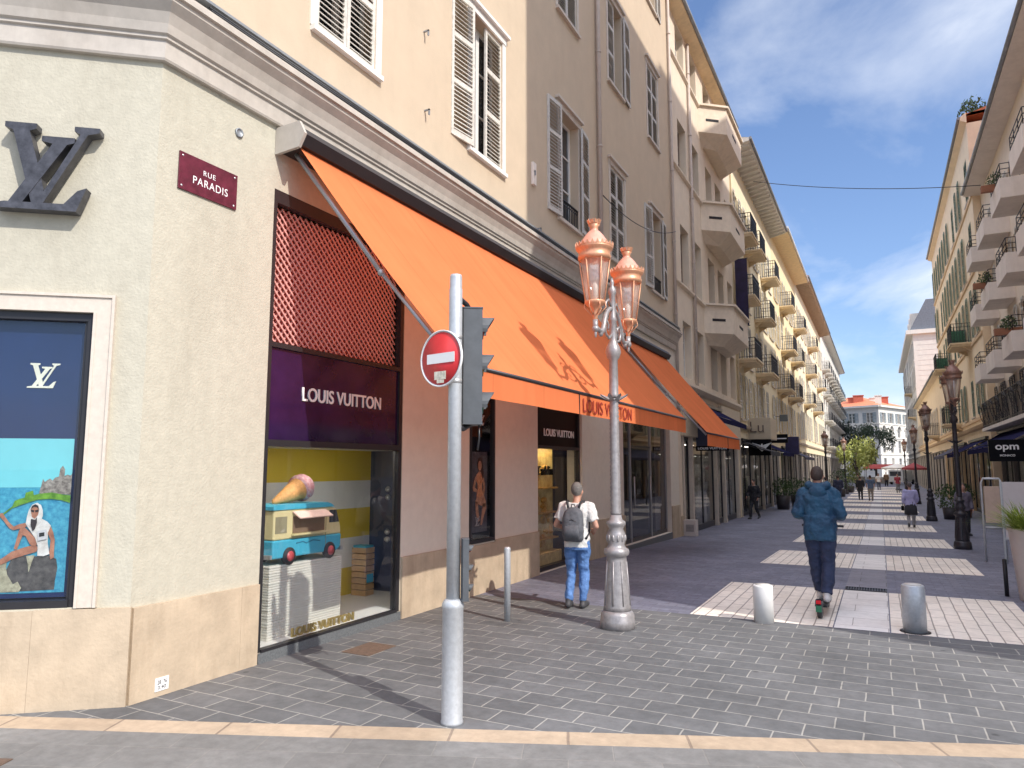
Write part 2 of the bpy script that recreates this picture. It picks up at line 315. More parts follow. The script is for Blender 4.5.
    def rings(s, rings, n=18, smooth=True):
        """stack of ellipse rings (cx,cy,z,rx,ry)"""
        vs = []; fs = []
        for cx, cy, z, rx, ry in rings:
            for k in range(n):
                a = 2 * math.pi * k / n; c_, s_ = math.cos(a), math.sin(a)
                p = .8; vs.append((cx + rx * math.copysign(abs(c_) ** p, c_), cy + ry * math.copysign(abs(s_) ** p, s_), z))
        m = len(rings)
        for i in range(m - 1):
            for k in range(n): fs.append((i * n + k, i * n + (k + 1) % n, (i + 1) * n + (k + 1) % n, (i + 1) * n + k))
        b = len(s.v); s.add(vs, fs, smooth)
        s.f.append([b + k for k in range(n)][::-1]); s.sm.append(smooth)
        s.f.append([b + (m - 1) * n + k for k in range(n)]); s.sm.append(smooth)
        return s
    def ball(s, c, r, n=14, m=9):
        c = Vector(c); r = r if isinstance(r, (tuple, list)) else (r, r, r); vs = []; fs = []
        for i in range(m + 1):
            t = -math.pi / 2 + math.pi * (i + .02 + .0) / (m + .04)
            for k in range(n):
                a = 2 * math.pi * k / n; vs.append((c.x + r[0] * math.cos(t) * math.cos(a), c.y + r[1] * math.cos(t) * math.sin(a), c.z + r[2] * math.sin(t)))
        for i in range(m):
            for k in range(n): fs.append((i * n + k, i * n + (k + 1) % n, (i + 1) * n + (k + 1) % n, (i + 1) * n + k))
        b = len(s.v); s.add(vs, fs, True)
        s.f.append([b + k for k in range(n)][::-1]); s.sm.append(True)
        s.f.append([b + m * n + k for k in range(n)]); s.sm.append(True)
        return s
    def xf(s, M): s.v = [tuple(M @ Vector(p)) for p in s.v]; return s
    def join(s, o, M=None):
        vs = [M @ Vector(p) for p in o.v] if M else o.v; b = len(s.v); s.v += [tuple(p) for p in vs]
        s.f += [[b + i for i in f] for f in o.f]; s.sm += o.sm; return s
    def mesh(s, name, m):
        me = bpy.data.meshes.new(name); me.from_pydata([tuple(p) for p in s.v], [], s.f)
        me.polygons.foreach_set("use_smooth", s.sm); me.update()
        if m: me.materials.append(m)
        bm = bmesh.new(); bm.from_mesh(me); bmesh.ops.recalc_face_normals(bm, faces=bm.faces[:]); bm.to_mesh(me); bm.free()
        return me

W = {}            # object -> world matrix
def I(): return Matrix.Identity(4)
def T(x, y, z): return Matrix.Translation((x, y, z))
def RZ(a): return Matrix.Rotation(a, 4, 'Z')
def put(name, me, parent=None, M=None):
    """link mesh object; its vertices are in frame M (world matrix)"""
    M = M.copy() if M else (W[parent].copy() if parent else I())
    o = bpy.data.objects.new(name, me); COL.objects.link(o); W[o] = M
    if parent: o.parent = parent; o.matrix_basis = W[parent].inverted() @ M
    else: o.matrix_basis = M
    return o
def build(mb, name, m, parent=None, M=None): return put(name, mb.mesh(name, m), parent, M)
def tag(o, label, cat, group=None, kind=None):
    if label: o["label"] = label
    if cat: o["category"] = cat
    if group: o["group"] = group
    if kind: o["kind"] = kind
    return o
def thing(name, label, cat, M, group=None):
    o = bpy.data.objects.new(name, None); COL.objects.link(o); o.matrix_basis = M; W[o] = M.copy(); o.empty_display_size = .2
    return tag(o, label, cat, group)
def solo(mb, name, m, label, cat, M, group=None): return tag(build(mb, name, m, None, M), label, cat, group)
def struct(mb, name, m, M=None): o = build(mb, name, m, None, M); o["kind"] = "structure"; return o
def kids(o): return [c for c in bpy.data.objects if c.parent == o]
def copy_thing(src, M, label):
    r = src.copy(); COL.objects.link(r); W[r] = M.copy(); r.matrix_basis = M; r["label"] = label
    for ch in kids(src):
        c = ch.copy(); COL.objects.link(c); c.parent = r; W[c] = M @ ch.matrix_basis
        for g in kids(ch):
            d = g.copy(); COL.objects.link(d); d.parent = c
    return r
def text_mesh(s, m, width=None, height=None, ext=.006, font_sp=1.0, bold=0.0):
    """lettering in the xz plane facing -y, centred on the origin"""
    cu = bpy.data.curves.new("lettering", 'FONT'); cu.body = s; cu.align_x = 'CENTER'; cu.align_y = 'CENTER'; cu.size = 1; cu.extrude = .001; cu.space_character = font_sp; cu.offset = bold
    ob = bpy.data.objects.new("lettering", cu); COL.objects.link(ob)
    me = bpy.data.meshes.new_from_object(ob.evaluated_get(bpy.context.evaluated_depsgraph_get()))
    bpy.data.objects.remove(ob); bpy.data.curves.remove(cu)
    xs = [v.co.x for v in me.vertices]; ys = [v.co.y for v in me.vertices]
    cx, cy = (max(xs) + min(xs)) / 2, (max(ys) + min(ys)) / 2; dx, dy = max(xs) - min(xs), max(ys) - min(ys)
    sx = width / dx if width else None; sy = height / dy if height else None
    sx = sx or sy; sy = sy or sx
    for v in me.vertices:
        x, y, z = v.co; v.co = ((x - cx) * sx, -ext / 2 if z > 0 else ext / 2, (y - cy) * sy)
    me.materials.clear(); me.materials.append(m); me.name = "lettering"; me.update(); return me

XL = -5.63
def frame(ox, oy, ux, uy): return Matrix(((ux, -uy, 0, ox), (uy, ux, 0, oy), (0, 0, 1, 0), (0, 0, 0, 1)))
FL = frame(XL, 0, 0, 1)                       # left facades: x = along the street, -y = out to the street
FC = frame(XL, 3.97, .78, .6258)              # cut-off corner, x<0 to the left of the corner
def FR(X): return frame(X, 0, 0, -1)          # right facades: x = -Y
def gz(Y):
    for (a, za), (b, zb) in (((13, 0), (25, -.25)), ((25, -.25), (60, -.4))):
        if Y < a: return za
        if Y < b: return za + (zb - za) * (Y - a) / (b - a)
    return -.4

# ------------------------------------------------------------------ ground
YS = [9.75, 13, 17, 21, 25, 35, 45, 60, 100, 160]
def sheet(name, m, x0, x1, y0, y1, dz):
    ys = [y0] + [y for y in YS if y0 + .01 < y < y1 - .01] + [y1]; b = MB(); vs = []
    for y in ys: vs += [(x0, y, gz(y) + dz), (x1, y, gz(y) + dz)]
    b.add(vs, [(2 * i, 2 * i + 1, 2 * i + 3, 2 * i + 2) for i in range(len(ys) - 1)])
    return struct(b, name, m)
KD = Vector((.9215, .3883, 0)); KN = Vector((.3883, -.9215, 0)); KP = Vector((-6.27, 3.37, 0))
g = MB(); g.add([(-700, -700, -.5), (700, -700, -.5), (700, 1500, -.5), (-700, 1500, -.5)], [(0, 1, 2, 3)]); struct(g, "ground", GROUND)
g = MB(); a, b2 = KP + KD * -3.4, KP + KD * 16.45
g.add([a, b2, (-9.4, b2.y, 0)], [(0, 1, 2)]); struct(g, "plaza_pavement", PAVE)
# stone strip with a worn top, flush with the paving
a, b2 = KP + KD * -14, KP + KD * 26; nn = KN * .245
g = MB(); g.add([a, a + nn, b2 + nn, b2], [(0, 1, 2, 3)]); struct(g, "kerb_strip", KERB)
g = MB(); g.add([a + nn, a + KN * 40, b2 + KN * 40, b2 + nn], [(0, 1, 2, 3)]); struct(g, "road", PAVF)
sheet("street", SETT, -5.75, 8, 9.757, 172, 0)
for i in range(14):
    y0 = 9.77 + i * 6.25; y1 = y0 + (3.0 if i == 0 else 3.35)
    sheet("pale_paving_band", PALEB, -2.36, -.62, y0, y1, .004)
    sheet("pale_gutter_band", PALEG, -.605, .0, y0, y1, .004)
    sheet("pale_paving_band", PALEB, .015, 1.62, y0, y1, .004)
    sheet("dark_gutter_band", DARKG, -.605, .0, y1 + (.33 if i == 0 else .003), y0 + 6.247, .004)

# ------------------------------------------------------------------ building helpers
def wall(mb, x0, x1, z0, z1, ops=(), depth=.3, y=0.0):
    """wall face at y with openings (a,b,c,d) = x0,x1,z0,z1 and reveals going in"""
    xs = sorted({x0, x1} | {v for o in ops for v in o[:2] if x0 < v < x1}); zs = sorted({z0, z1} | {v for o in ops for v in o[2:4] if z0 < v < z1})
    for i in range(len(xs) - 1):
        for j in range(len(zs) - 1):
            cx, cz = (xs[i] + xs[i + 1]) / 2, (zs[j] + zs[j + 1]) / 2
            if any(o[0] < cx < o[1] and o[2] < cz < o[3] for o in ops): continue
            mb.quad((xs[i], y, zs[j]), (xs[i + 1], y, zs[j]), (xs[i + 1], y, zs[j + 1]), (xs[i], y, zs[j + 1]))
    for o in ops:
        a, b, c, d = o[:4]; e_ = y + (o[4] if len(o) > 4 else depth)
        mb.quad((a, y, c), (a, y, d), (a, e_, d), (a, e_, c)); mb.quad((b, y, c), (b, e_, c), (b, e_, d), (b, y, d))
        mb.quad((a, y, d), (b, y, d), (b, e_, d), (a, e_, d)); mb.quad((a, y, c), (a, e_, c), (b, e_, c), (b, y, c))
    return mb
def shell(mb, x0, x1, z0, z1, depth=10.0, y=0.0):
    """sides, back and top of a building whose front is built by wall()"""
    mb.quad((x0, y, z0), (x0, y, z1), (x0, y + depth, z1), (x0, y + depth, z0)); mb.quad((x1, y, z0), (x1, y + depth, z0), (x1, y + depth, z1), (x1, y, z1))
    mb.quad((x0, y + depth, z0), (x0, y + depth, z1), (x1, y + depth, z1), (x1, y + depth, z0)); mb.quad((x0, y, z1), (x1, y, z1), (x1, y + depth, z1), (x0, y + depth, z1))
    return mb
_cache = {}
def cached(key, fn):
    if key not in _cache: _cache[key] = fn()
    return _cache[key]
def shutter_mesh(w_, h_, m, ns):
    def mk():
        b = MB(); st = .055; t = .036
        b.box(0, st, -t, 0, 0, h_); b.box(w_ - st, w_, -t, 0, 0, h_)
        zs = [0, h_ * .36, h_ * .68, h_ - .07]
        for z in zs: b.box(st, w_ - st, -t + .003, -.003, z, z + .08 if z else .1)
        for k in range(3):
            a, c = zs[k] + .1, zs[k + 1] - .01; n = max(3, int(ns * (c - a) / h_)); p = (c - a) / n
            for i in range(n):
                b.obox(T(w_ / 2, -t / 2, a + (i + .5) * p) @ Matrix.Rotation(R(50), 4, 'X'), w_ - 2 * st, min(.072, p * 1.12), .008)
        return b.mesh("shutter", m)
    return cached(("sh", round(w_, 2), round(h_, 2), m.name, ns), mk)
def sash_mesh(w_, h_, m):
    def mk():
        b = MB(); f = .06
        b.box(0, f, 0, .05, 0, h_); b.box(w_ - f, w_, 0, .05, 0, h_); b.box(f, w_ - f, 0, .05, 0, f); b.box(f, w_ - f, 0, .05, h_ - f, h_)
        b.box(w_ / 2 - .05, w_ / 2 + .05, -.008, .05, f, h_ - f)
        for k in (.36, .68): b.box(f, w_ - f, .008, .045, h_ * k, h_ * k + .03)
        return b.mesh("window", m)
    return cached(("sa", round(w_, 2), round(h_, 2), m.name), mk)
def pane_mesh(w_, h_):
    return cached(("pa", round(w_, 2), round(h_, 2)), lambda: MB().box(.03, w_ - .03, 0, .012, .03, h_ - .03).mesh("pane", WGLASS))
def window(par, F, x, z0, z1, wd, shut=None, sm=None, ns=40, setback=.2, sill=True, surround=None, side='both', fm=None, guard=False, open_out=.0):
    """window as a part of building par: frame > pane, shutters, sill, surround"""
    h_ = z1 - z0; wi = put("window", sash_mesh(wd, h_, fm or WHITEP), par, F @ T(x - wd / 2, setback, z0))
    put("pane", pane_mesh(wd, h_), wi, F @ T(x - wd / 2, setback + .03, z0))
    if sill:
        put("sill", cached(("si", round(wd, 2), (surround or SURR).name), lambda: MB().box(-.1, wd + .1, -.07, .0, -.07, -.002).mesh("sill", surround or SURR)), wi, F @ T(x - wd / 2, 0, z0))
    if surround:
        def mk():
            b = MB(); q = .11; b.box(-q, -.001, -.018, .0, 0, h_); b.box(wd + .001, wd + q, -.018, .0, 0, h_); b.box(-q, wd + q, -.03, 0, h_ + .001, h_ + .13); b.box(-q - .06, wd + q + .06, -.09, 0, h_ + .131, h_ + .19)
            return b.mesh("surround", surround)
        put("surround", cached(("su", round(wd, 2), round(h_, 2), surround.name), mk), wi, F @ T(x - wd / 2, 0, z0))
    sm = sm or SHUT
    if shut == 'open':
        sw = wd / 2 + .02; q = .13 if surround else .02
        for s in ((-1,) if side == 'left' else (1,) if side == 'right' else (-1, 1)):
            me = shutter_mesh(sw, h_, sm, ns)
            if s < 0: put("shutter", me, wi, F @ T(x - wd / 2 - .02, -.06, z0) @ RZ(-R(open_out)) @ T(-sw, 0, 0))
            else: put("shutter", me, wi, F @ T(x + wd / 2 + .02, -.06, z0) @ RZ(R(open_out)))
        if side in ('left', 'right'):
            put("shutter", me, wi, F @ T(x - wd / 2 if side == 'right' else x, .06, z0))
    elif shut == 'closed':
        sw = wd / 2 - .004; me = shutter_mesh(sw, h_, sm, ns)
        put("shutter", me, wi, F @ T(x - wd / 2, .05, z0)); put("shutter", me, wi, F @ T(x + .004, .05, z0))
    if guard:
        put("guard_rail", cached(("gr", round(wd, 2)), lambda: railing_mb([(-0, 0), (wd, 0)], .0, .5, .09).mesh("guard_rail", IRON)), wi, F @ T(x - wd / 2, .03, z0))
    return wi
def railing_mb(path, z0, h_, sp=.11, r=.009):
    b = MB()
    for i in range(len(path) - 1):
        (xa, ya), (xb, yb) = path[i], path[i + 1]; L = math.hypot(xb - xa, yb - ya); n = max(1, round(L / sp))
        ang = math.atan2(yb - ya, xb - xa)
        for zz, tt in ((z0 + h_ - .02, .045), (z0 + .08, .02), (z0 + h_ * .8, .016)):
            b.obox(T((xa + xb) / 2, (ya + yb) / 2, zz) @ RZ(ang), L, tt, .022)
        for k in range(n + 1):
            t_ = k / n; b.box(xa + (xb - xa) * t_ - r, xa + (xb - xa) * t_ + r, ya + (yb - ya) * t_ - r, ya + (yb - ya) * t_ + r, z0, z0 + h_ - .03)
    return b
def iron_balcony(par, F, x, z, wd, out_=.8, m=None, rm=None, sm=None, netting=None):
    sl = MB().box(x - wd / 2, x + wd / 2, -out_, 0, z - .16, z); sl.box(x - wd / 2 - .05, x + wd / 2 + .05, -out_ - .05, 0, z - .06, z + .02)
    for s in (-.4, .4):
        sl.prism([(0, z - .16), (-out_ * .55, z - .16), (-out_ * .4, z - .22), (-.08, z - .38), (0, z - .42)], x + wd * s - .06, x + wd * s + .06, 'x')
    s_ = build(sl, "balcony", sm or SOFFIT, par, F)
    o = out_ - .03; hw = wd / 2 - .03
    build(railing_mb([(x - hw, 0), (x - hw, -o), (x + hw, -o), (x + hw, 0)], z + .02, .98), "railing", rm or IRON, s_, F)
    if netting:
        build(MB().box(x - hw + .04, x + hw - .04, -o + .03, -o + .035, z + .05, z + .95).box(x - hw + .03, x - hw + .035, -o + .04, -.02, z + .05, z + .95), "netting", netting, s_, F)
    return s_
def render_balcony(par, F, x0, x1, z, out_, hp, m, rm):
    b = MB(); t = .09
    b.box(x0, x1, -out_, 0, z - .14, z)
    b.box(x0, x1, -out_, -out_ + t, z + .001, z + hp); b.box(x0, x0 + t, -out_ + t + .001, 0, z + .001, z + hp); b.box(x1 - t, x1, -out_ + t + .001, 0, z + .001, z + hp)
    s_ = build(b, "balcony", m, par, F)
    r = MB(); zz = z + hp
    pa = [(x0 + .04, 0), (x0 + .04, -out_ + .04), (x1 - .04, -out_ + .04), (x1 - .04, 0)]
    for hh in (.14, .30, .48): r.tube([(p[0], p[1], zz + hh) for p in pa], .014, 6)
    for i in range(3):
        (xa, ya), (xb, yb) = pa[i], pa[i + 1]
        for k in range(4): t_ = k / 3; r.tube([(xa + (xb - xa) * t_, ya + (yb - ya) * t_, zz), (xa + (xb - xa) * t_, ya + (yb - ya) * t_, zz + .48)], .012, 5)
    build(r, "railing", rm, s_, F); return s_
def profile_run(mb, prof, x0, x1):
    """moulding: profile (y,z) swept along x"""
    return mb.prism(prof, x0, x1, 'x')
def eave(par, F, x0, x1, z, out_, m, gm, rafters=False, rise=.35, rm=None):
    b = MB().prism([(.0, z), (-out_, z + rise * .35), (-out_, z + rise * .35 + .16), (.0, z + rise + .12)], x0 - .1, x1 + .1, 'x')
    if rafters:
        n = int((x1 - x0) / .6)
        for k in range(n): xx = x0 + .2 + k * (x1 - x0 - .4) / max(1, n - 1); b.prism([(.0, z - .18), (-out_ + .08, z + rise * .35 - .10), (-out_ + .08, z + rise * .35 - .002), (.0, z - .002)], xx - .055, xx + .055, 'x')
    ro = build(b, "roof_eave", m, par, F)
    gm_ = MB().tube([(x0 - .1, -out_ - .05, z + rise * .35 + .13), (x1 + .1, -out_ - .05, z + rise * .35 + .13)], .07, 8)
    build(gm_, "gutter", gm, ro, F)
    rf = MB().prism([(-out_ - .02, z + rise * .35 + .165), (-out_ - .02, z + rise * .35 + .20), (5, z + 1.9), (10, z + .7), (10, z + .1), (0, z + rise + .125)], x0, x1, 'x')
    build(rf, "roof", rm or TILE, par, F)
def pipe(par, F, x, z0, z1, m=None, r=.055, y=-.075):
    b = MB().tube([(x, y, z0), (x, y, z1)], r, 10)
    z = z0 + .8
    while z < z1: b.lathe([(r + .001, z), (r + .014, z + .005), (r + .014, z + .045), (r + .001, z + .05)], 10, cx=x, cy=y); z += 2.4
    return build(b, "drainpipe", m or PIPE, par, F)

# ------------------------------------------------------------------ corner building (left, nearest)
A0, A1, AZ = 3.97, 22.4, 20.5
LA = thing("corner_building", "cream and peach corner building with the chamfered end and stone base", "building", frame(XL, A0, 0, 1))
sw1 = (5.36, 7.74, .10, 4.93); po2 = (9.5, 10.3, .77, 3.5); sw3 = (11.98, 14.2, .02, 3.55); dr = (16.95, 21.4, .02, 3.35)
wi1 = [(6.45, 'closed'), (10.0, 'leftopen'), (13.62, 'open'), (16.85, 'closed'), (20.35, 'open')]
rows = [(7.08, 9.5), (11.75, 14.1), (16.3, 18.6)]
ops = []
for z0, z1 in rows:
    for xx, _k in wi1: ops.append((xx - .55, xx + .55, z0, z1, .28))
def chx(mb): return mb
lower = wall(MB(), A0, A1, -.3, 5.72, [sw1 + (.12,), po2 + (.12,), sw3 + (.35,), dr + (.5,)])
lowf = MB(); 
# far part of the ground floor is the warmer render, the corner and its window bay are cream: one join line at 7.75
build(wall(MB(), A0, 7.75, -.3, 5.72, [sw1 + (.12,)]), "ground_floor_wall", CREAM, LA, FL)
build(wall(MB(), 7.752, A1, -.3, 5.72, [po2 + (.12,), sw3 + (.35,), dr + (.5,)]), "ground_floor_wall", PIER, LA, FL)
build(wall(MB(), A0, A1, 5.725, AZ, ops), "upper_wall", PEACH, LA, FL)
c0 = -4.5; cwin = (-1.80, -.41, .80, 3.27)
build(wall(MB(), c0, 0, -.3, 5.72, [cwin + (.16,)]), "corner_wall", CREAM, LA, FC)
build(wall(MB(), c0, 0, 5.725, AZ, [(-2.6, -1.5, 7.08, 9.5, .28)]), "corner_upper_wall", PEACH, LA, FC)
# hidden sides so the block is solid
P2 = FC @ Vector((c0, 0, 0)); sh = MB()
pts = [(P2.x, P2.y), (P2.x - 3, P2.y + 9), (XL - 8, A1), (XL, A1)]
for i in range(3):
    (xa, ya), (xb, yb) = pts[i], pts[i + 1]; sh.quad((xa, ya, -.3), (xb, yb, -.3), (xb, yb, AZ), (xa, ya, AZ))
sh.add([(XL, A0, AZ)] + [(x, y, AZ) for x, y in pts], [(0, 1, 2, 3, 4)])
build(sh, "back_wall", PEACH, LA, I())
# stone base course, standing 25 mm proud
bt = .035
for x0, x1 in ((A0 + .012, 5.12), (5.122, 5.345), (7.755, 9.05), (9.052, 9.49), (10.31, 11.97), (14.21, 16.94), (21.41, A1 - .01)): build(MB().box(x0, x1, -bt, -.001, -.25, .78), "stone_base", STONE, LA, FL)
build(MB().box(9.49, 10.31, -bt, -.001, -.25, .745), "stone_base", STONE, LA, FL)
for x0, x1, z1 in ((c0, -1.862, .79), (-1.86, -.722, .785), (-.72, .016, .79)): build(MB().box(x0, x1, -bt, -.001, -.25, z1), "stone_base", STONE, LA, FC)
# cornice: pale fascia, deep shaded cove, top mouldings; runs round the corner
prof = [(0, 5.62), (-.05, 5.62), (-.06, 5.64), (-.06, 5.80), (-.085, 5.81), (-.085, 5.835), (-.11, 5.85), (-.13, 5.93), (-.17, 6.02), (-.235, 6.09), (-.235, 6.13), (-.27, 6.135), (-.27, 6.19), (-.24, 6.20), (-.24, 6.225), (0, 6.32)]
def mitre(prof, F1, xa, xb, F2, m, sub):
    b = MB(); n = len(prof)
    # corner: the two runs meet on the bisector
    half = math.acos(.78 * 0 + .6258 * 1) / 2
    t_ = math.tan(half)
    pa = [F2 @ Vector((xa, y, z)) for y, z in prof]; pm = [F1 @ Vector((A0 + y * -0 + (y * 1) * -(-t_) * 1, y, z)) for y, z in prof]; pb = [F1 @ Vector((xb, y, z)) for y, z in prof]
    vs = pa + pm + pb; fs = []
    for i in range(n):
        j = (i + 1) % n; fs += [(i, j, n + j, n + i), (n + i, n + j, 2 * n + j, 2 * n + i)]
    fs += [list(range(n)), list(range(2 * n, 3 * n))]
    b.add(vs, fs); return build(b, sub, m, LA, I())
mitre(prof, FL, c0, 22.3, FC, CORN, "cornice")
mitre([(0, 6.33), (-.2, 6.33), (-.2, 6.36), (0, 6.40)], FL, c0, 22.3, FC, ZINC, "cornice_flashing")
b = MB()
for yy, zz in ((-.225, 6.245), (-.20, 6.285)): b.tube([(A0 + .3, yy, zz), (9, yy, zz + .02), (15.4, yy, zz - .005), (22.2, yy, zz)], .011, 6)
build(b, "cable_run", IRON, LA, FL)
# upper windows
for zi, (z0, z1) in enumerate(rows):
    for xi, (xx, k) in enumerate(wi1):
        if zi == 1: k = ('closed', 'open', 'closed', 'rightopen', 'closed')[xi]
        if zi == 2: k = ('open', 'closed', 'open', 'closed', 'open')[xi]
        kw = dict(surround=WHITEP if xi < 2 else SURR, ns=36, sm=SHUT if xi < 2 else GSHUT)
        if k == 'closed': window(LA, FL, xx, z0, z1, 1.1, 'closed', **kw)
        elif k == 'open': window(LA, FL, xx, z0, z1, 1.1, 'open', guard=zi == 0, open_out=6, **kw)
        elif k == 'leftopen': window(LA, FL, xx, z0, z1, 1.1, 'open', side='left', open_out=8, **kw)
        else: window(LA, FL, xx, z0, z1, 1.1, 'open', side='right', open_out=4, **kw)
window(LA, FC, -2.05, 7.08, 9.5, 1.1, 'closed', surround=WHITEP)
pipe(LA, FL, 15.38, 6.35, 19.8); pipe(LA, FL, 22.28, 3.6, 19.8, r=.05)
eave(LA, FL, A0 + .3, A1, AZ, .5, SOFFIT, ZINC)
# little fixings on the upper wall
for x, z in ((8.1, 8.3), (8.15, 7.1), (11.75, 7.55), (12.0, 6.5)):
    build(MB().box(x - .012, x + .012, -.09, -.001, z, z + .02).box(x - .012, x + .012, -.09, -.07, z - .07, z + .02), "wall_hook", ZINC, LA, FL)
build(MB().bbox(11.72, 11.86, -.06, -.002, 7.3, 7.75, .012), "junction_box", RCONC, LA, FL)
build(MB().lathe([(.048, 0), (.048, .018), (.036, .02), (.034, .012), (.0, .01)], 18, FL @ T(4.85, -.001, 5.33) @ Matrix.Rotation(R(90), 4, 'X')), "wall_vent", ZINC, LA, I())

# --- first shop window (large)
x0, x1, z0, z1 = sw1
b = MB()
b.box(x0 + .002, x0 + .05, .0, .09, z0, z1 - .002); b.box(x1 - .07, x1 - .002, .0, .09, z0, z1 - .002); b.box(x0 + .05, x1 - .07, .0, .09, z1 - .14, z1 - .003)
b.box(x0 + .05, x1 - .07, .0, .09, 3.215, 3.27); b.box(x0 + .05, x1 - .07, .0, .09, 2.165, 2.235); b.box(x0 + .05, x1 - .07, -.02, .06, z0, z0 + .028)
S1 = build(b, "shop_window", FRAMED, LA, FL)
build(MB().box(x0 + .05, x1 - .07, .03, .042, z0 + .028, 2.165), "pane", GLASS, S1, FL)
build(MB().box(x0 + .05, x1 - .07, .125, .135, 3.27, z1 - .14), "pane", GLASS, S1, FL)
build(MB().box(x0 + .05, x1 - .07, .03, .06, 2.235, 3.215), "fascia_panel", PURPLE, S1, FL)
put("lettering", text_mesh("LOUIS VUITTON", LETTERW, 1.40, .155, .012, bold=.012), S1, FL @ T(6.60, .022, 2.755))
b = MB(); lx0, lx1, lz0, lz1 = x0 + .06, x1 - .08, 3.28, 4.78; d = .09
def clipseg(xa, za, sx):
    pts_ = []
    for t_ in range(0, 4000):
        x = xa + sx * t_ * .004; z = za + t_ * .004
        if lx0 <= x <= lx1 and lz0 <= z <= lz1: pts_.append((x, z))
    return (pts_[0], pts_[-1]) if len(pts_) > 8 else None
k = lx0 - 1.6
while k < lx1 + 1.6:
    for sx in (1, -1):
        s_ = clipseg(k, lz0, sx)
        if s_:
            (xa, za), (xb, zb) = s_; L = math.hypot(xb - xa, zb - za)
            b.obox(T((xa + xb) / 2, .10 + .012 * sx, (za + zb) / 2) @ Matrix.Rotation(-math.atan2(zb - za, xb - xa), 4, 'Y'), L, .01, .019)
    k += d
build(b, "lattice_screen", mat("copper_lattice", (.78, .42, .38), .4, metal=.2, var=.1), S1, FL)  # copper, pinkened for the red reflection across this panel
build(MB().box(x0 + .02, x1 + .2, .55, .58, 2.2, 5.0), "backing_board", mat("red_reflection_board", (.62, .035, .07), .6), LA, FL)  # crimson stands in for the red reflection on the upper pane
# display recess
yb = 1.30; xr = 8.74
b = MB(); ye = yb
stripes = [(.10, .51, 0), (.51, .93, 1), (.93, 1.35, 0), (1.35, 1.75, 1), (1.75, 2.19, 0)]
YS_ = mat("display_yellow", (.72, .52, .05), .55, var=.03); WS_ = mat("display_white", (.78, .76, .72), .5, var=.03)
by, bw_ = MB(), MB()
for a, c, k in stripes: (bw_ if k else by).box(5.22, xr, yb, yb + .03, a, c)
for xs_ in (6.15, 7.35): by.box(xs_, xs_ + .006, yb - .004, yb - .001, .1, 2.19)
build(by, "display_back_wall", YS_, LA, FL); build(bw_, "display_back_wall", WS_, LA, FL)
build(MB().box(5.22, xr, .062, yb, .095, .124), "display_floor", WS_, LA, FL)
build(MB().box(5.22, xr, .1, yb, 2.19, 2.21), "display_ceiling", WS_, LA, FL)
build(MB().box(5.19, 5.22, .1, yb, .07, 2.21), "display_side_panel", WS_, LA, FL)
build(MB().box(5.5, 7.6, .095, .15, 2.184, 2.188), "hidden_display_light", emit_mat("hidden_light_strip", (1, .93, .82), 22), LA, FL)  # added strip, hidden behind the header, to brighten the display
sp_ = build(MB().box(xr, xr + .03, .1, yb, .07, 2.21), "display_side_panel", mat("slate_blue_panel", (.055, .07, .12), .3, var=.2), LA, FL)
for zz in (1.62, 1.50, .99, .88): build(MB().lathe([(.0, 0), (.035, .0), (.045, .02), (.03, .05), (.0, .055)], 12, FL @ T(xr - .001, .95, zz) @ Matrix.Rotation(R(-90), 4, 'Y')), "stud", ALU, sp_, I())
# granite plinth under the first window
build(MB().box(x0 + .002, 6.52, -.03, .11, -.2, z0 - .003).box(6.524, x1 - .002, -.03, .11, -.2, z0 - .003), "granite_plinth", GRANITE, LA, FL)

# things standing in the display
DISP = "shop window display"
ped = thing("display_plinth", "white ribbed plinth of stacked layers under the toy van", "plinth", FL @ T(6.3, .47, .125))
b = MB(); zz = 0.0; rnd = random.Random(3)
while zz < .76:
    j = rnd.uniform(-.004, .004); b.bbox(-.61 + j, .54 + j, -.27 + j, .28 + j, zz, zz + .026, .008); zz += .0275
build(b, "layer_stack", mat("ivory_card", (.70, .66, .58), .7, var=.05), ped)
van = thing("toy_van", "blue and cream toy ice cream van with open hatch on ribbed plinth", "toy van", FL @ T(6.28, .40, .895) @ Matrix.Diagonal((1.06, 1.06, 1.12, 1)))
CRB = mat("toy_cream", (.74, .62, .33), .4, var=.04); BLU = mat("toy_blue", (.07, .42, .58), .4, var=.05)
def vprof(z0_, z1_):
    return [(-.52, z0_), (.46, z0_), (.50, z0_ + .06) if z0_ < .1 else (.50, z0_), (.49, z1_), (-.52, z1_)]
bodyl = MB().prism([(-.52, .06), (.44, .06), (.50, .10), (.51, .235), (-.525, .235)], -.19, .19)
bd = build(bodyl, "lower_body", BLU, van)
up_ = MB().prism([(-.52, .236), (.505, .236), (.495, .31), (.42, .50), (.34, .525), (-.52, .525)], -.188, .188)
ub = build(up_, "upper_body", CRB, van)
build(MB().prism([(-.54, .526), (.37, .526), (.33, .555), (.26, .575), (-.50, .575), (-.54, .56)], -.198, .198), "roof", BLU, van)
build(MB().box(-.26, .22, -.194, -.189, .29, .455), "hatch_opening", mat("hatch_brown", (.22, .14, .09), .7), van)
build(MB().obox(T(-.02, -.25, .47) @ Matrix.Rotation(R(28), 4, 'X'), .50, .13, .012), "awning_flap", mat("stripe_awning", (.75, .50, .42), .6), van)
build(MB().box(-.28, .26, -.235, -.19, .27, .285), "counter", CRB, van)
for o_ in (bd, ub):
    m_ = o_.modifiers.new("round", 'BEVEL'); m_.width = .018; m_.segments = 3
build(MB().box(-.50, -.34, -.1905, -.188, .30, .46).box(.245, .25, -.192, -.188, .10, .47).box(-.30, .20, -.1905, -.1895, .245, .252), "side_trim", mat("toy_trim", (.30, .26, .16), .5), van)
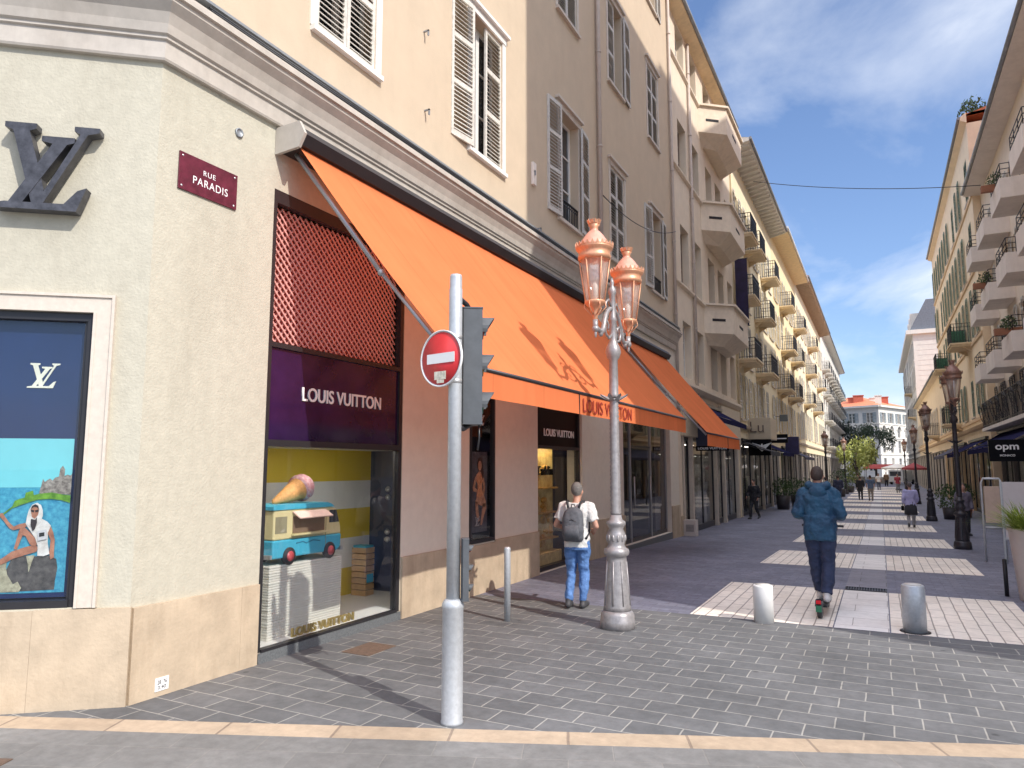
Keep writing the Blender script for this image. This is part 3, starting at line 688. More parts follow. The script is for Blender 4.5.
build(MB().tube([(-.2, -.1905, .19), (-.1, -.1905, .20), (-.05, -.1905, .18), (.05, -.1905, .20), (.16, -.1905, .185)], .006, 5), "side_script", mat("toy_script", (.03, .20, .30), .5), van)
build(MB().prism([(.30, .36), (.462, .36), (.41, .49), (.30, .49)], -.192, -.1885).obox(T(.455, 0, .42) @ Matrix.Rotation(R(-21), 4, 'Y'), .006, .30, .14), "windscreen", WGLASS, van)
build(MB().box(.50, .535, -.19, .19, .06, .10).box(-.545, -.52, -.18, .18, .06, .10), "bumper", ALU, van)
for s in (-1, 1): build(MB().lathe([(0, 0), (.028, .0), (.03, .015), (.0, .022)], 12, T(.505, s * .12, .19) @ Matrix.Rotation(R(90), 4, 'Y')), "headlight", LETTERW, van)
for xx in (-.30, .31):
    for s in (-1, 1):
        Mw = T(xx, s * .185, .075) @ Matrix.Rotation(R(90), 4, 'X')
        wh = build(MB().lathe([(.03, -.03), (.075, -.03), (.085, -.018), (.085, .018), (.075, .03), (.03, .03)], 20, Mw), "wheel", mat("toy_tyre", (.03, .03, .035), .7), van)
        build(MB().lathe([(.0, -.034), (.05, -.034), (.05, .034), (.0, .034)], 14, Mw), "rim", mat("toy_hub", (.50, .08, .09), .4), wh)
cone = thing("toy_ice_cream_cone", "giant toy ice cream cone lying on the roof of the toy van", "ice cream cone", FL @ T(5.93, .42, 1.56) @ Matrix.Diagonal((1.15, 1.15, 1.15, 1)))
Mc = Matrix.Rotation(R(70), 4, 'Y')
b = MB().lathe([(.006, -.02), (.028, .0), (.115, .34), (.12, .36)], 22, Mc); 
build(b, "wafer", mat("wafer", (.62, .30, .10), .7, var=.25, scale=40), cone)
b = MB(); ng = 20; rr = []
for i in range(9):
    t_ = i / 8; rr.append(((.135 + .012 * math.sin(i * 2.6)) * math.cos(t_ * 1.45) ** .7, .345 + .16 * math.sin(t_ * 1.5)))
b.lathe([(.10, .335)] + rr, 22, Mc)
build(b, "ice_cream", mat("raspberry_ripple", (.80, .62, .60), .6, var=.1, scale=30, col2=(.50, .08, .14)), cone)
bx_ = thing("wooden_crate", "small tan slatted crate at the right end of the display", "crate", FL @ T(8.36, 1.1, .125) @ Matrix.Diagonal((.8, .8, 1.0, 1)))
b = MB()
for i in range(8): b.box(-.12, .12, -.16, .16, i * .085, i * .085 + .072)
build(b, "slats", mat("tan_wood", (.55, .34, .16), .6, var=.2), bx_); build(MB().box(-.09, .09, -.166, -.161, .18, .30).box(-.11, .11, -.14, .14, .66, .70), "blue_panel", BLU, bx_)
gl = thing("gilt_sill_lettering", "small standing gilt letters along the first window sill", "lettering", FL @ T(6.47, .115, .125))
me = text_mesh("LOUIS VUITTON", LETTERG, 1.02, .095, .025, bold=.03); put("letters", me, gl, W[gl] @ T(0, 0, .045))

# --- narrow poster case
x0, x1, z0, z1 = po2
pc = thing("poster_case", "tall black poster case with a seated dancer picture", "poster case", FL @ T((x0 + x1) / 2, .06, z0)); hw = (x1 - x0) / 2
b = MB(); H = z1 - z0
b.box(-hw + .003, -hw + .05, -.08, .04, .003, H - .003); b.box(hw - .05, hw - .003, -.08, .04, .003, H - .003); b.box(-hw + .05, hw - .05, -.08, .04, .003, .055); b.box(-hw + .05, hw - .05, -.08, .04, H - .05, H - .003)
build(b, "frame", FRAMED, pc)
build(MB().box(-hw + .05, hw - .05, .0, .03, .055, H - .05), "backing", BLACK, pc)
def flat(polys, y=0.0, t_=.003):
    b = MB()
    for p in polys: b.prism(p, y - t_, y)
    return b
build(flat([[(-.26, .16), (.26, .16), (.26, 1.42), (-.26, 1.42)]], -.002), "picture_ground", mat("picture_umber", (.10, .06, .055), .5, var=.6, scale=5, col2=(.16, .15, .17)), pc)
EL = lambda cx, cz, rx, rz, n=14: [(cx + rx * math.cos(6.2832 * i / n), cz + rz * math.sin(6.2832 * i / n)) for i in range(n)]
FSK = mat("picture_skin", (.50, .20, .11), .5, var=.3, scale=14, col2=(.74, .40, .24))
build(flat([[(-.06, .74), (.05, .80), (.14, .76), (.22, .62), (.20, .54), (.10, .56), (-.04, .60), (-.12, .62)], [(.12, .60), (.22, .60), (.23, .52), (.15, .40), (.09, .26), (.04, .27), (.08, .42)], [(-.12, .66), (-.04, .62), (-.02, .48), (.02, .34), (-.03, .32), (-.10, .46)]], -.005), "figure_legs", FSK, pc)
build(flat([[(-.09, 1.06), (-.02, 1.10), (.06, 1.10), (.11, 1.05), (.12, .98), (.08, .90), (.09, .82), (.13, .74), (.02, .70), (-.09, .72), (-.05, .84), (-.06, .92), (-.10, .98)]], -.008), "figure_dress", mat("picture_figure", (.80, .22, .06), .5, var=.35, scale=14, col2=(.90, .48, .26)), pc)
build(flat([[(-.08, 1.06), (-.14, 1.02), (-.21, .86), (-.19, .80), (-.08, .78), (-.07, .82), (-.15, .86), (-.10, .96)], [(.10, 1.05), (.15, .98), (.18, .86), (.15, .72), (.11, .73), (.13, .86), (.10, .96)], [(-.02, 1.08), (-.02, 1.14), (.04, 1.14), (.05, 1.08)]], -.011), "figure_arms", FSK, pc)
build(flat([EL(.015, 1.22, .085, .115), [(.04, 1.26), (.10, 1.20), (.13, 1.04), (.10, .98), (.06, 1.06), (.02, 1.14)]], -.014), "figure_hair", mat("picture_hair", (.07, .03, .02), .5), pc)
build(flat([EL(-.002, 1.20, .056, .078)], -.017), "figure_face", FSK, pc)
def lv_polys(s=1.0):
    """interlocked L and V monogram, unit about 1 wide"""
    Vl = [(.06, 1), (.40, 1), (.40, .94), (.33, .91), (.53, .24), (.49, .06), (.41, .06), (.15, .91), (.06, .94)]
    Vr = [(.455, .07), (.53, .07), (.97, .91), (1.10, .945), (1.10, 1.0), (.82, 1.0), (.82, .945), (.89, .91)]
    Ls = [(.47, .86), (.83, .86), (.83, .80), (.75, .775), (.30, .055), (.15, .055), (.59, .775), (.47, .80)]
    Lb = [(.0, .0), (.0, .05), (.12, .075), (.76, .08), (.90, .24), (1.0, .28), (.90, .0)]
    f = lambda P: [((x - .55) * s, (z - .5) * s) for x, z in P]
    return [f(Vl), f(Vr), f(Ls), f(Lb)]
def lv_mesh(w_, h_, m, ext, y=0.0):
    b = MB()
    for i, p in enumerate(lv_polys()): b.prism([(x * w_ / 1.10, z * h_ / 1.05) for x, z in p], y - ext - .0012 * i, y)
    return b.mesh("monogram", m)
put("monogram", lv_mesh(.20, .17, LETTERW, .004), pc, W[pc] @ T(.06, -.004, 1.93))
put("monogram", lv_mesh(.16, .15, mat("faded_monogram", (.42, .40, .40), .5), .002), pc, W[pc] @ T(-.06, -.009, .33))
build(MB().box(-hw + .05, hw - .05, -.045, -.04, .055, H - .05), "pane", GLASS, pc)

# --- second shop window, with the lit gilded display
x0, x1, z0, z1 = sw3
b = MB(); b.box(x0 + .002, x0 + .05, .05, .16, z0, z1 - .002); b.box(x1 - .06, x1 - .002, .05, .16, z0, z1 - .002); b.box(x0 + .05, x1 - .06, .05, .16, z1 - .06, z1 - .003)
b.box(x0 + .05, x1 - .06, .05, .16, 2.30, 2.36); b.box(x0 + .05, x1 - .06, .03, .16, z0, .10)
S3 = build(b, "shop_window", FRAMED, LA, FL)
build(MB().box(x0 + .05, x1 - .06, .09, .102, .10, 2.30), "pane", GLASS, S3, FL)
build(MB().box(x0 + .05, x1 - .06, .09, .12, 2.36, z1 - .06), "fascia_panel", BLACK, S3, FL)
put("lettering", text_mesh("LOUIS VUITTON", LETTERW, 1.50, .145, .012, bold=.012), S3, FL @ T(13.18, .078, 2.62))
GOLD = mat("gold_display", (.62, .36, .09), .5, var=.5, scale=4.5, col2=(.72, .56, .24)); GOLDD = mat("gold_relief", (.55, .30, .06), .4, metal=.3, var=.4, scale=8)
DK = mat("display_dark_panel", (.03, .028, .035), .4, var=.4)
build(MB().box(12.0, 13.45, .36, .38, .02, 2.34), "display_back_wall", GOLD, LA, FL)
build(MB().box(13.47, 14.35, .40, .43, .02, 2.34), "display_back_wall", DK, LA, FL)
build(MB().box(11.9, 14.35, .35, .5, -.02, .015), "display_box", DK, LA, FL)
build(MB().box(12.1, 13.4, .17, .25, 2.325, 2.33), "hidden_display_light", emit_mat("warm_display_light", (1, .78, .45), 26), LA, FL)
gd = thing("gilded_display", "gilded relief shelf display lit behind the second window", "display", FL @ T(12.72, .29, .02))
b = MB(); rnd = random.Random(8)
for i in range(34):
    zz = rnd.uniform(.35, 1.95); xx = rnd.uniform(-.7, .65); b.ball((xx, .06, zz), (rnd.uniform(.06, .16), .035, rnd.uniform(.04, .12)), 10, 6)
for zz in (.52, 1.02, 1.5): b.box(-.70, .7, -.07, .06, zz, zz + .03)
build(b, "relief", GOLDD, gd)
build(MB().bbox(-.70, .7, -.14, .06, .0, .30, .02), "stand", mat("display_sand", (.55, .38, .16), .6, var=.3, scale=9), gd)
put("script_lettering", text_mesh("Taddin", BLACK, .75, .18, .02, bold=.02), gd, W[gd] @ T(.1, -.05, 1.86))

# --- glazed doors
x0, x1, z0, z1 = dr
b = MB()
for xx in (x0 + .002, 17.86, 19.7, x1 - .082): b.box(xx, xx + .08, .12, .22, z0, z1 - .002)
b.box(x0 + .08, x1 - .08, .125, .215, z1 - .08, z1 - .003)
D1 = build(b, "entrance_frame", FRAMEG, LA, FL)
for a_, c_, e_, f_ in ((x0 + .09, 17.85, z0, .12), (17.95, 19.69, z0, .12), (19.79, x1 - .09, z0, .12), (17.95, 19.69, 2.45, 2.52)): build(MB().box(a_, c_, .13, .20, e_, f_), "kick_rail", FRAMED, D1, FL)
build(MB().box(x0 + .09, 17.85, .15, .162, .12, z1 - .09).box(17.95, 19.69, .15, .162, .12, 2.45).box(17.95, 19.69, .15, .162, 2.52, z1 - .09).box(19.79, x1 - .09, .15, .162, .12, z1 - .09), "pane", GLASSD, D1, FL)
build(MB().tube([(19.55, .09, .9), (19.55, .09, 1.7)], .018, 8).tube([(18.1, .09, .9), (18.1, .09, 1.7)], .018, 8), "door_handle", ALU, D1, FL)
# shop interior behind the doors
b = MB().quad((16.0, 5.5, 0), (22.3, 5.5, 0), (22.3, 5.5, 3.5), (16.0, 5.5, 3.5)).quad((16.0, .5, 0), (16.0, 5.5, 0), (16.0, 5.5, 3.5), (16.0, .5, 3.5)).quad((22.3, .5, 0), (22.3, 5.5, 0), (22.3, 5.5, 3.5), (22.3, .5, 3.5)).quad((16, .5, 3.4), (22.3, .5, 3.4), (22.3, 5.5, 3.4), (16, 5.5, 3.4)).quad((16, .5, -.22), (22.3, .5, -.22), (22.3, 5.5, -.22), (16, 5.5, -.22))
build(b, "interior", mat("shop_interior", (.20, .17, .15), .6, var=.3, scale=2), LA, FL)
build(MB().box(17.2, 19.5, 2.6, 3.2, -.2, .95).box(20, 21.6, 1.6, 2.2, -.2, 2.2).box(16.4, 17.4, 4.6, 5.2, -.2, 2.4), "shop_fittings", mat("shop_fittings", (.34, .22, .13), .5, var=.3), LA, FL)
build(MB().box(17.9, 18.9, .9, 1.0, 2.75, 2.95), "ceiling_light", emit_mat("shop_light", (1, .75, .42), 3), LA, FL)
# pier numbers / granite step by the doors
build(MB().box(x0, x1, -.02, .5, -.3, .018), "door_step", GRANITE, LA, FL)

# --- poster window in the cut-off corner
x0, x1, z0, z1 = cwin
b = MB(); q = .13
b.box(x1 - .0, x1 + q, -.03, .0, z0 - .0, z1 + q); b.box(x0 - q, x0, -.03, .0, z0, z1 + q); b.box(x0, x1, -.03, .0, z1, z1 + q)
b.box(x1 + q + .001, x1 + q + .025, -.045, .0, z0, z1 + q + .025); b.box(x0 - q - .025, x1 + q, -.045, .0, z1 + q + .001, z1 + q + .025); b.box(x1 - .012, x1 + .012, -.036, -.031, z0, z1)
build(b, "window_surround", SURR, LA, FC)
b = MB()
b.box(x1 - .07, x1 - .002, .02, .14, z0, z1); b.box(x0 + .002, x0 + .07, .02, .14, z0, z1); b.box(x0 + .07, x1 - .07, .02, .14, z1 - .07, z1 - .002); b.box(x0 + .07, x1 - .07, .0, .14, z0 + .002, z0 + .06)
b.box(x1 - .10, x1 - .07, .05, .12, z0 + .06, z1 - .07)
S0 = build(b, "shop_window", FRAMED, LA, FC)
build(MB().box(x0 + .07, x1 - .10, .07, .08, z0 + .06, z1 - .07), "pane", GLASS, S0, FC)
ps = thing("beach_poster", "window poster of a woman with a green scarf sitting on sea rocks", "poster", FC @ T(-1.045, .12, z0 + .07))
px0, px1, zb_, zt = -.68, .53, 0.0, 2.38; zc = 1.32
def pal(n, c, **k): return mat(n, c, .35, **k)
build(MB().box(px0, px1, .0, .02, zb_, zt), "panel", pal("poster_navy", (.012, .028, .10), var=.15, scale=2), ps)
def rel(nm, polys, m, lay): build(flat(polys, -.001 - .003 * lay, .0028), nm, m, ps)
ax1 = .49
Q = lambda *uv: [(-.04 + .001937 * uv[i], 1.45 - .002086 * uv[i + 1]) for i in range(0, len(uv), 2)]
rel("picture_sky", [[(px0, .909), (ax1, .909), (ax1, zc), (px0, zc)]], pal("poster_sky", (.20, .62, .66), var=.10, scale=1.2), 0)
rel("picture_sea", [[(px0, .04), (ax1, .04), (ax1, .908), (px0, .908)]], pal("poster_sea", (.02, .24, .44), var=.2, scale=22, col2=(.10, .46, .58)), 0)
rel("picture_headland", [Q(148, 284, 156, 250, 160, 225, 168, 238, 178, 230, 188, 224, 198, 232, 208, 220, 222, 216, 226, 184, 235, 172, 245, 188, 244, 214, 256, 208, 268, 212, 274, 205, 274, 290, 200, 284)], pal("poster_headland", (.16, .12, .10), var=.5, scale=34, col2=(.48, .42, .36)), 1)
rel("picture_near_rock", [Q(60, 545, 80, 536, 100, 530, 150, 533, 200, 530, 222, 538, 235, 545, 242, 580, 236, 630, 235, 665, 100, 668, 60, 640, 38, 600)], pal("poster_rock", (.055, .052, .055), var=.5, scale=16, col2=(.15, .135, .125)), 1)
rel("picture_pale_rock", [Q(-120, 590, 0, 570, 30, 548, 45, 545, 44, 575, 50, 602, 75, 640, 92, 630, 108, 655, 100, 670, -120, 670), Q(118, 530, 150, 528, 140, 560, 132, 594, 126, 560), Q(-20, 505, 10, 510, 15, 530, -20, 545)], pal("poster_pale_rock", (.34, .30, .20), var=.35, scale=26, col2=(.56, .52, .36)), 2)
rel("picture_scarf", [Q(50, 332, 58, 312, 75, 305, 95, 300, 98, 280, 125, 272, 130, 290, 150, 285, 200, 280, 240, 288, 275, 292, 275, 322, 235, 310, 200, 306, 150, 308, 115, 318, 80, 330, 55, 340), Q(2, 374, 52, 332, 54, 338, 4, 379)], pal("poster_green", (.07, .24, .02), var=.4, scale=18, col2=(.22, .46, .05)), 3)
SKP = pal("poster_skin", (.33, .12, .07), var=.2, scale=14, col2=(.55, .25, .15)); WHP = pal("poster_white", (.62, .56, .50), var=.1, scale=16, col2=(.84, .80, .74))
rel("figure_leg", [Q(0, 555, 40, 528, 62, 512, 110, 496, 152, 486, 162, 498, 158, 514, 110, 528, 70, 540, 30, 560, -40, 590, -60, 580)], SKP, 4)
rel("figure_arm", [Q(3, 370, 8, 360, 16, 360, 22, 370, 42, 396, 62, 414, 84, 404, 108, 400, 112, 414, 88, 422, 62, 428, 46, 420, 22, 390), Q(185, 405, 205, 412, 218, 440, 226, 470, 226, 520, 228, 538, 214, 546, 208, 520, 210, 470, 196, 440)], SKP, 4)
rel("figure_thigh", [Q(84, 432, 92, 418, 104, 416, 130, 440, 150, 462, 158, 486, 150, 494, 132, 486, 112, 452, 100, 448, 90, 480, 82, 504, 70, 502, 78, 464)], SKP, 5)
rel("figure_dress", [Q(108, 402, 130, 396, 172, 385, 192, 396, 208, 412, 198, 440, 200, 480, 210, 524, 188, 532, 164, 530, 162, 490, 150, 460, 128, 430)], WHP, 6)
rel("figure_headscarf", [Q(110, 402, 113, 372, 118, 348, 130, 328, 148, 320, 164, 330, 172, 350, 174, 372, 166, 400, 150, 412, 130, 416)], WHP, 7)
rel("figure_face", [Q(126, 348, 131, 334, 142, 328, 153, 334, 158, 350, 155, 370, 144, 384, 132, 376)], SKP, 8)
rel("figure_hair", [Q(126, 346, 131, 332, 142, 326, 154, 332, 158, 346, 150, 338, 138, 336), Q(130, 384, 146, 388, 152, 378, 154, 400, 148, 424, 140, 432, 130, 408), Q(127, 347, 140, 350, 139, 358, 129, 356), Q(143, 350, 158, 347, 156, 356, 145, 358)], pal("poster_hair", (.03, .02, .02)), 9)
rel("figure_bag", [Q(160, 432, 194, 426, 198, 464, 163, 471)], pal("poster_bag", (.58, .56, .56)), 10)
rel("figure_bag_clasp", [Q(167, 440, 187, 437, 188, 452, 168, 455)], pal("poster_ink", (.02, .02, .02)), 11)
put("monogram", lv_mesh(.245, .225, mat("poster_cream", (.80, .76, .60), .4), .004), ps, W[ps] @ T(.215, -.002, 1.86))

# raised monogram on the corner wall, street name plaque, little number plate
mg = thing("wall_monogram", "large raised dark grey metal L and V letters on cream corner wall", "wall sign", FC @ T(-.83, -.02, 4.50))
for i, p in enumerate(lv_polys()):
    pp = [(x * .78 / 1.10, z * .80 / 1.05) for x, z in p]
    build(MB().prism(pp, -.105 - .0025 * i, -.0), "letter_stroke", mat("dark_zinc", (.075, .075, .085), .4, metal=.35, var=.45, scale=14), mg)
pq = thing("street_plaque", "burgundy enamel street name plaque on the corner wall", "street sign", FL @ T(4.515, -.004, 4.69))
build(MB().bbox(-.335, .335, -.014, 0, -.18, .18, .004), "plate", mat("burgundy_enamel", (.12, .018, .035), .3, var=.35, scale=9, stain=.3), pq)
put("lettering", text_mesh("RUE", LETTERW, None, .05, .003, 1.2), pq, W[pq] @ T(.0, -.0145, .055)); put("lettering", text_mesh("PARADIS", LETTERW, .40, .075, .003, 1.15), pq, W[pq] @ T(.02, -.0145, -.045))
b = MB()
for sx in (-.3, .3):
    for sz in (-.145, .145): b.lathe([(.0, 0), (.012, 0), (.009, .004), (0, .006)], 8, T(sx, -.014, sz) @ Matrix.Rotation(R(90), 4, 'X'))
build(b, "screws", ALU, pq)
npl = thing("survey_plate", "small white stencilled plate low on the stone base", "plate", FL @ T(4.28, -.036, .10))
build(MB().box(-.065, .065, -.006, 0, -.055, .055), "plate", LETTERW, npl); put("lettering", text_mesh("28  76", BLACK, .09, .035, .002), npl, W[npl] @ T(0, -.0065, .018)); put("lettering", text_mesh("0.40", BLACK, .08, .03, .002), npl, W[npl] @ T(0, -.0065, -.025))

# ------------------------------------------------------------------ awnings of the corner building
def awning(label, x0, x1, yt, zt, yf, zf, drop, text=None, tx=0, joint=None):
    """canvas awning in FL coordinates; y = distance out of the wall"""
    a = thing("awning", label, "awning", FL @ T((x0 + x1) / 2, 0, zf)); c = (x0 + x1) / 2; w2 = (x1 - x0) / 2
    b = MB(); nx, ny = 90, 12; vs = []
    for i in range(nx + 1):
        for j in range(ny + 1):
            u = -w2 + 2 * w2 * i / nx; t_ = j / ny
            sag = .045 * math.sin(math.pi * t_) + (.008 * math.sin(u * 2.4) + .002 * math.sin(u * 7.3 + t_ * 5)) * math.sin(math.pi * t_) + .0012 * math.sin(u * 17 + 3 * t_) * (1 - t_) ** 2
            vs.append((u, -(yt + (yf - yt) * t_), zt - zf + (zf - zt) * t_ - sag))
    b.add(vs, [(i * (ny + 1) + j, i * (ny + 1) + j + 1, (i + 1) * (ny + 1) + j + 1, (i + 1) * (ny + 1) + j) for i in range(nx) for j in range(ny)], True)
    cv = build(b, "canopy", ORANGE, a, W[a])
    b = MB(); vs = []
    n = 48
    for i in range(n + 1):
        u = -w2 + 2 * w2 * i / n; k = .008 * math.sin(u * 5.1)
        vs += [(u, -yf - .002, -.03), (u, -yf + k - .004, -drop)]
    b.add(vs, [(2 * i, 2 * i + 1, 2 * i + 3, 2 * i + 2) for i in range(n)], True)
    va = build(b, "valance", ORANGE, a, W[a])
    build(MB().tube([(-w2, -yf, -.012), (w2, -yf, -.012)], .022, 8), "front_bar", FRAMED, a, W[a])
    if joint: build(MB().box(joint - c - .008, joint - c + .008, -yf - .013, -yf - .006, -drop + .002, -.035), "valance_seam", FRAMED, a, W[a])
    if text:
        put("lettering", text_mesh(text, LETTERR, 2.0, .175, .004, 1.05), va, W[a] @ T(tx - c, -yf - .017, -drop / 2 - .02))
    # cassette along the wall, folding arms at both ends
    build(MB().prism([(-.005, zt - zf + .14), (-yt - .08, zt - zf + .16), (-yt - .16, zt - zf + .06), (-yt - .10, zt - zf - .05), (-.005, zt - zf - .07)], -w2 - .06, w2 + .06, 'x'), "cassette", FRAMED, a, W[a])
    build(MB().prism([(-.004, zt - zf + .18), (-yt - .12, zt - zf + .19), (-yt - .2, zt - zf + .04), (-yt - .12, zt - zf - .10), (-.004, zt - zf - .12)], -w2 - .10, -w2 - .062, 'x'), "end_cap", CORN, a, W[a])
    for s in (-1, 1):
        xx = s * (w2 - .05); mz = (zt - zf) * .42
        p0, p1, p2 = Vector((xx, -yt + .05, zt - zf - .10)), Vector((xx, -(yt + (yf - yt) * .55), mz - .10)), Vector((xx, -yf + .03, -.05))
        build(MB().tube([p0, p1], .028, 8).tube([p1, p2], .022, 8).ball(p1, .04, 10, 6), "folding_arm", FRAMEG, a, W[a])
    return a
awning("long sunlit orange canvas awning over the large corner shop window, with lettered valance", 5.44, 13.96, .22, 5.42, 2.28, 2.90, .285, "LOUIS VUITTON", 9.47, 8.36)
awning("shorter orange canvas awning, fully in shade, over the glazed doors", 16.2, 20.3, .22, 5.12, 2.22, 2.72, .30, joint=18.6)

# ------------------------------------------------------------------ second building on the left: greige, with rendered balconies
B0, B1, BZ = 22.42, 33.3, 17.7
LB = thing("apartment_building", "greige shaded apartment block with three stacked rendered balconies", "building", frame(XL, B0, 0, 1) @ T(0, 0, -.25))
ops = []; bw = []
for (z0, z1) in ((4.95, 6.85), (8.12, 10.2), (12.15, 14.0), (16.12, 17.6)):
    for xx in (24.05, 26.05, 28.5, 30.4, 32.5): ops.append((xx - .6, xx + .6, z0, z1, .3)); bw.append((xx, z0, z1))
bb = wall(MB(), B0, B1, -.5, BZ, ops + [(B0 + .4, B1 - .3, -.5, 2.95, .6)]); build(bb, "street_wall", BWALL, LB, FL)
build(shell(MB(), B0, B1, -.5, BZ), "back_wall", BWALL, LB, FL)
for i, (xx, z0, z1) in enumerate(bw):
    window(LB, FL, xx, z0, z1, 1.2, None, setback=.24, sill=False, fm=mat("brown_window_paint", (.22, .16, .12), .5) if i % 3 else WHITEP)
for z in (8.04, 12.07, 16.04):
    build(profile_run(MB(), [(0, z - .10), (-.04, z - .08), (-.09, z - .03), (-.09, z + .03), (0, z + .05)], B0 + .1, 26.85), "string_course", BTRIM, LB, FL)
    # canted balcony: plan polygon, parapet, tapering underside
    pl = [(26.85, 0), (27.65, -.95), (31.0, -.95), (31.8, 0)]; zt_, zb2 = z + .02, z - 1.05
    b = MB(); n = 4
    inn = [(27.0, 0), (27.72, -.85), (30.93, -.85), (31.65, 0)]; bot = [(27.5, 0), (28.1, -.45), (30.5, -.45), (31.2, 0)]
    vs = [(x, y, zt_) for x, y in pl] + [(x, y, zb2) for x, y in pl] + [(x, y, zb2 - .38) for x, y in bot] + [(x, y, zt_) for x, y in inn] + [(x, y, zb2 + .12) for x, y in inn]
    fs = []
    for i in range(3): fs += [(i, i + 1, 5 + i, 4 + i), (4 + i, 5 + i, 9 + i, 8 + i), (i, 12 + i, 13 + i, i + 1), (12 + i, 16 + i, 17 + i, 13 + i)]
    fs += [(8, 9, 10, 11), (16, 19, 18, 17)]
    b.add(vs, fs); bo = build(b, "balcony", BTRIM, LB, FL)
    b = MB()
    for i in range(3):
        (xa, ya), (xb, yb_) = pl[i], pl[i + 1]; L = math.hypot(xb - xa, yb_ - ya); an = math.atan2(yb_ - ya, xb - xa)
        b.obox(T((xa + xb) / 2, (ya + yb_) / 2, zt_ + .04) @ RZ(an), L + .06, .2, .08)
    build(b, "coping", BTRIM, bo, FL)
    b = MB()
    an = math.atan2(-.95, .8)
    b.obox(T(27.25, -.475, zb2 + .52) @ RZ(an), .55, .02, .10); build(MB().box(28.9, 29.7, -.96, -.94, zb2 + .47, zb2 + .57), "drain_slot", DARKIN, bo, FL)
    build(b, "drain_slot", DARKIN, bo, FL)
eave(LB, FL, B0, B1, BZ, .42, SOFFIT, ZINC, rise=.3)
pipe(LB, FL, 25.05, 3.6, 17.6)
build(profile_run(MB(), [(0, 4.45), (-.10, 4.5), (-.22, 4.62), (-.22, 4.72), (0, 4.80)], B0 + .05, B1), "shop_cornice", BTRIM, LB, FL)
build(MB().box(B0 + .3, 28.9, -.10, -.001, 2.96, 3.9).box(28.91, B1 - .2, -.14, -.001, 2.96, 4.4), "shop_fascia", mat("sand_fascia", (.60, .50, .36), .7, var=.06), LB, FL)
# shopfront: pale piers, dark frames, tinted panes, interior
def shopfront(par, F, x0, x1, z0, z1, bays, setb=.12, pier=None, fm=None, interior=True, im=None, glass=None):
    n = len(bays); fr = MB(); pa = MB(); xs = [x0]; tot = sum(bays)
    for q in bays: xs.append(xs[-1] + (x1 - x0) * q / tot)
    for i in range(n):
        a, c = xs[i] + .10, xs[i + 1] - .10
        fr.box(a, a + .045, setb - .03, setb + .04, z0, z1 - .005); fr.box(c - .045, c, setb - .03, setb + .04, z0, z1 - .005); fr.box(a + .045, c - .045, setb - .03, setb + .04, z1 - .12, z1 - .006); fr.box(a + .045, c - .045, setb - .03, setb + .04, z0, z0 + .45)
        if c - a > 1.6: fr.box((a + c) / 2 - .02, (a + c) / 2 + .02, setb - .025, setb + .035, z0 + .45, z1 - .12)
        pa.box(a + .045, c - .045, setb, setb + .01, z0 + .45, z1 - .12)
    f_ = build(fr, "shopfront", fm or FRAMED, par, F)
    build(pa, "pane", glass or GLASS, f_, F)
    if pier:
        for x in xs: build(MB().box(x - .10, x + .10, -.03, setb + .05, z0, z1 - .003).box(x - .12, x + .12, -.045, setb + .04, z0, z0 + .35), "pier", pier, par, F)
    if interior:
        d = 2.6; b = MB(); b.quad((x0, setb + d, z0), (x1, setb + d, z0), (x1, setb + d, z1), (x0, setb + d, z1)).quad((x0, setb, z1 - .002), (x1, setb, z1 - .002), (x1, setb + d, z1), (x0, setb + d, z1)).quad((x0, setb, z0 + .01), (x1, setb, z0 + .01), (x1, setb + d, z0 + .01), (x0, setb + d, z0 + .01)).quad((x0 + .01, setb, z0), (x0 + .01, setb + d, z0), (x0 + .01, setb + d, z1), (x0 + .01, setb, z1)).quad((x1 - .01, setb, z0), (x1 - .01, setb + d, z0), (x1 - .01, setb + d, z1), (x1 - .01, setb, z1))
        build(b, "interior", im or mat("pale_shop_interior", (.50, .46, .42), .7, var=.25, scale=1.5), par, F)
        k = 0
        for xx in [x0 + .9 + i * 2.4 for i in range(int((x1 - x0 - .8) / 2.4))]:
            build(MB().box(xx, xx + .9, setb + .5, setb + .62, z1 - .20, z1 - .17), "shop_light", emit_mat("shop_strip_light", (1, .90, .76), 7) if "shop_strip_light" not in MATS else MATS["shop_strip_light"], par, F)
        b = MB(); rnd = random.Random(int(x0 * 10))
        for i in range(int((x1 - x0) * 1.6)):
            xx = rnd.uniform(x0 + .3, x1 - .6); yy = rnd.uniform(setb + .25, setb + 1.6); h_ = rnd.choice((.5, .9, 1.3, 1.9)); w_ = rnd.uniform(.15, .6); zb = z0 + .5
            if rnd.random() < .5: b.box(xx, xx + w_, yy, yy + .3, z0 + .02, zb + h_)
            else: b.rings([(xx, yy, zb, .13, .10), (xx, yy, zb + .4, .20, .13), (xx, yy, zb + .85, .13, .10), (xx, yy, zb + 1.15, .2, .11), (xx, yy, zb + 1.3, .06, .06), (xx, yy, zb + 1.5, .08, .09), (xx, yy, zb + 1.55, .03, .03)], 10)
        build(b, "shop_display", mat("shop_display", (.30, .20, .16), .6, var=.9, scale=1.1, col2=(.80, .76, .70)), par, F)
PIERP = mat("pale_shop_pier", (.55, .48, .40), .6, var=.1)
shopfront(LB, FL, B0 + .55, B1 - .45, -.5, 2.95, [1.2, 3.9, 1.6, 2.9], pier=PIERP)
build(MB().box(B0 + .03, B0 + .45, -.04, -.001, -.5, .42), "stone_plinth", STONE, LB, FL)

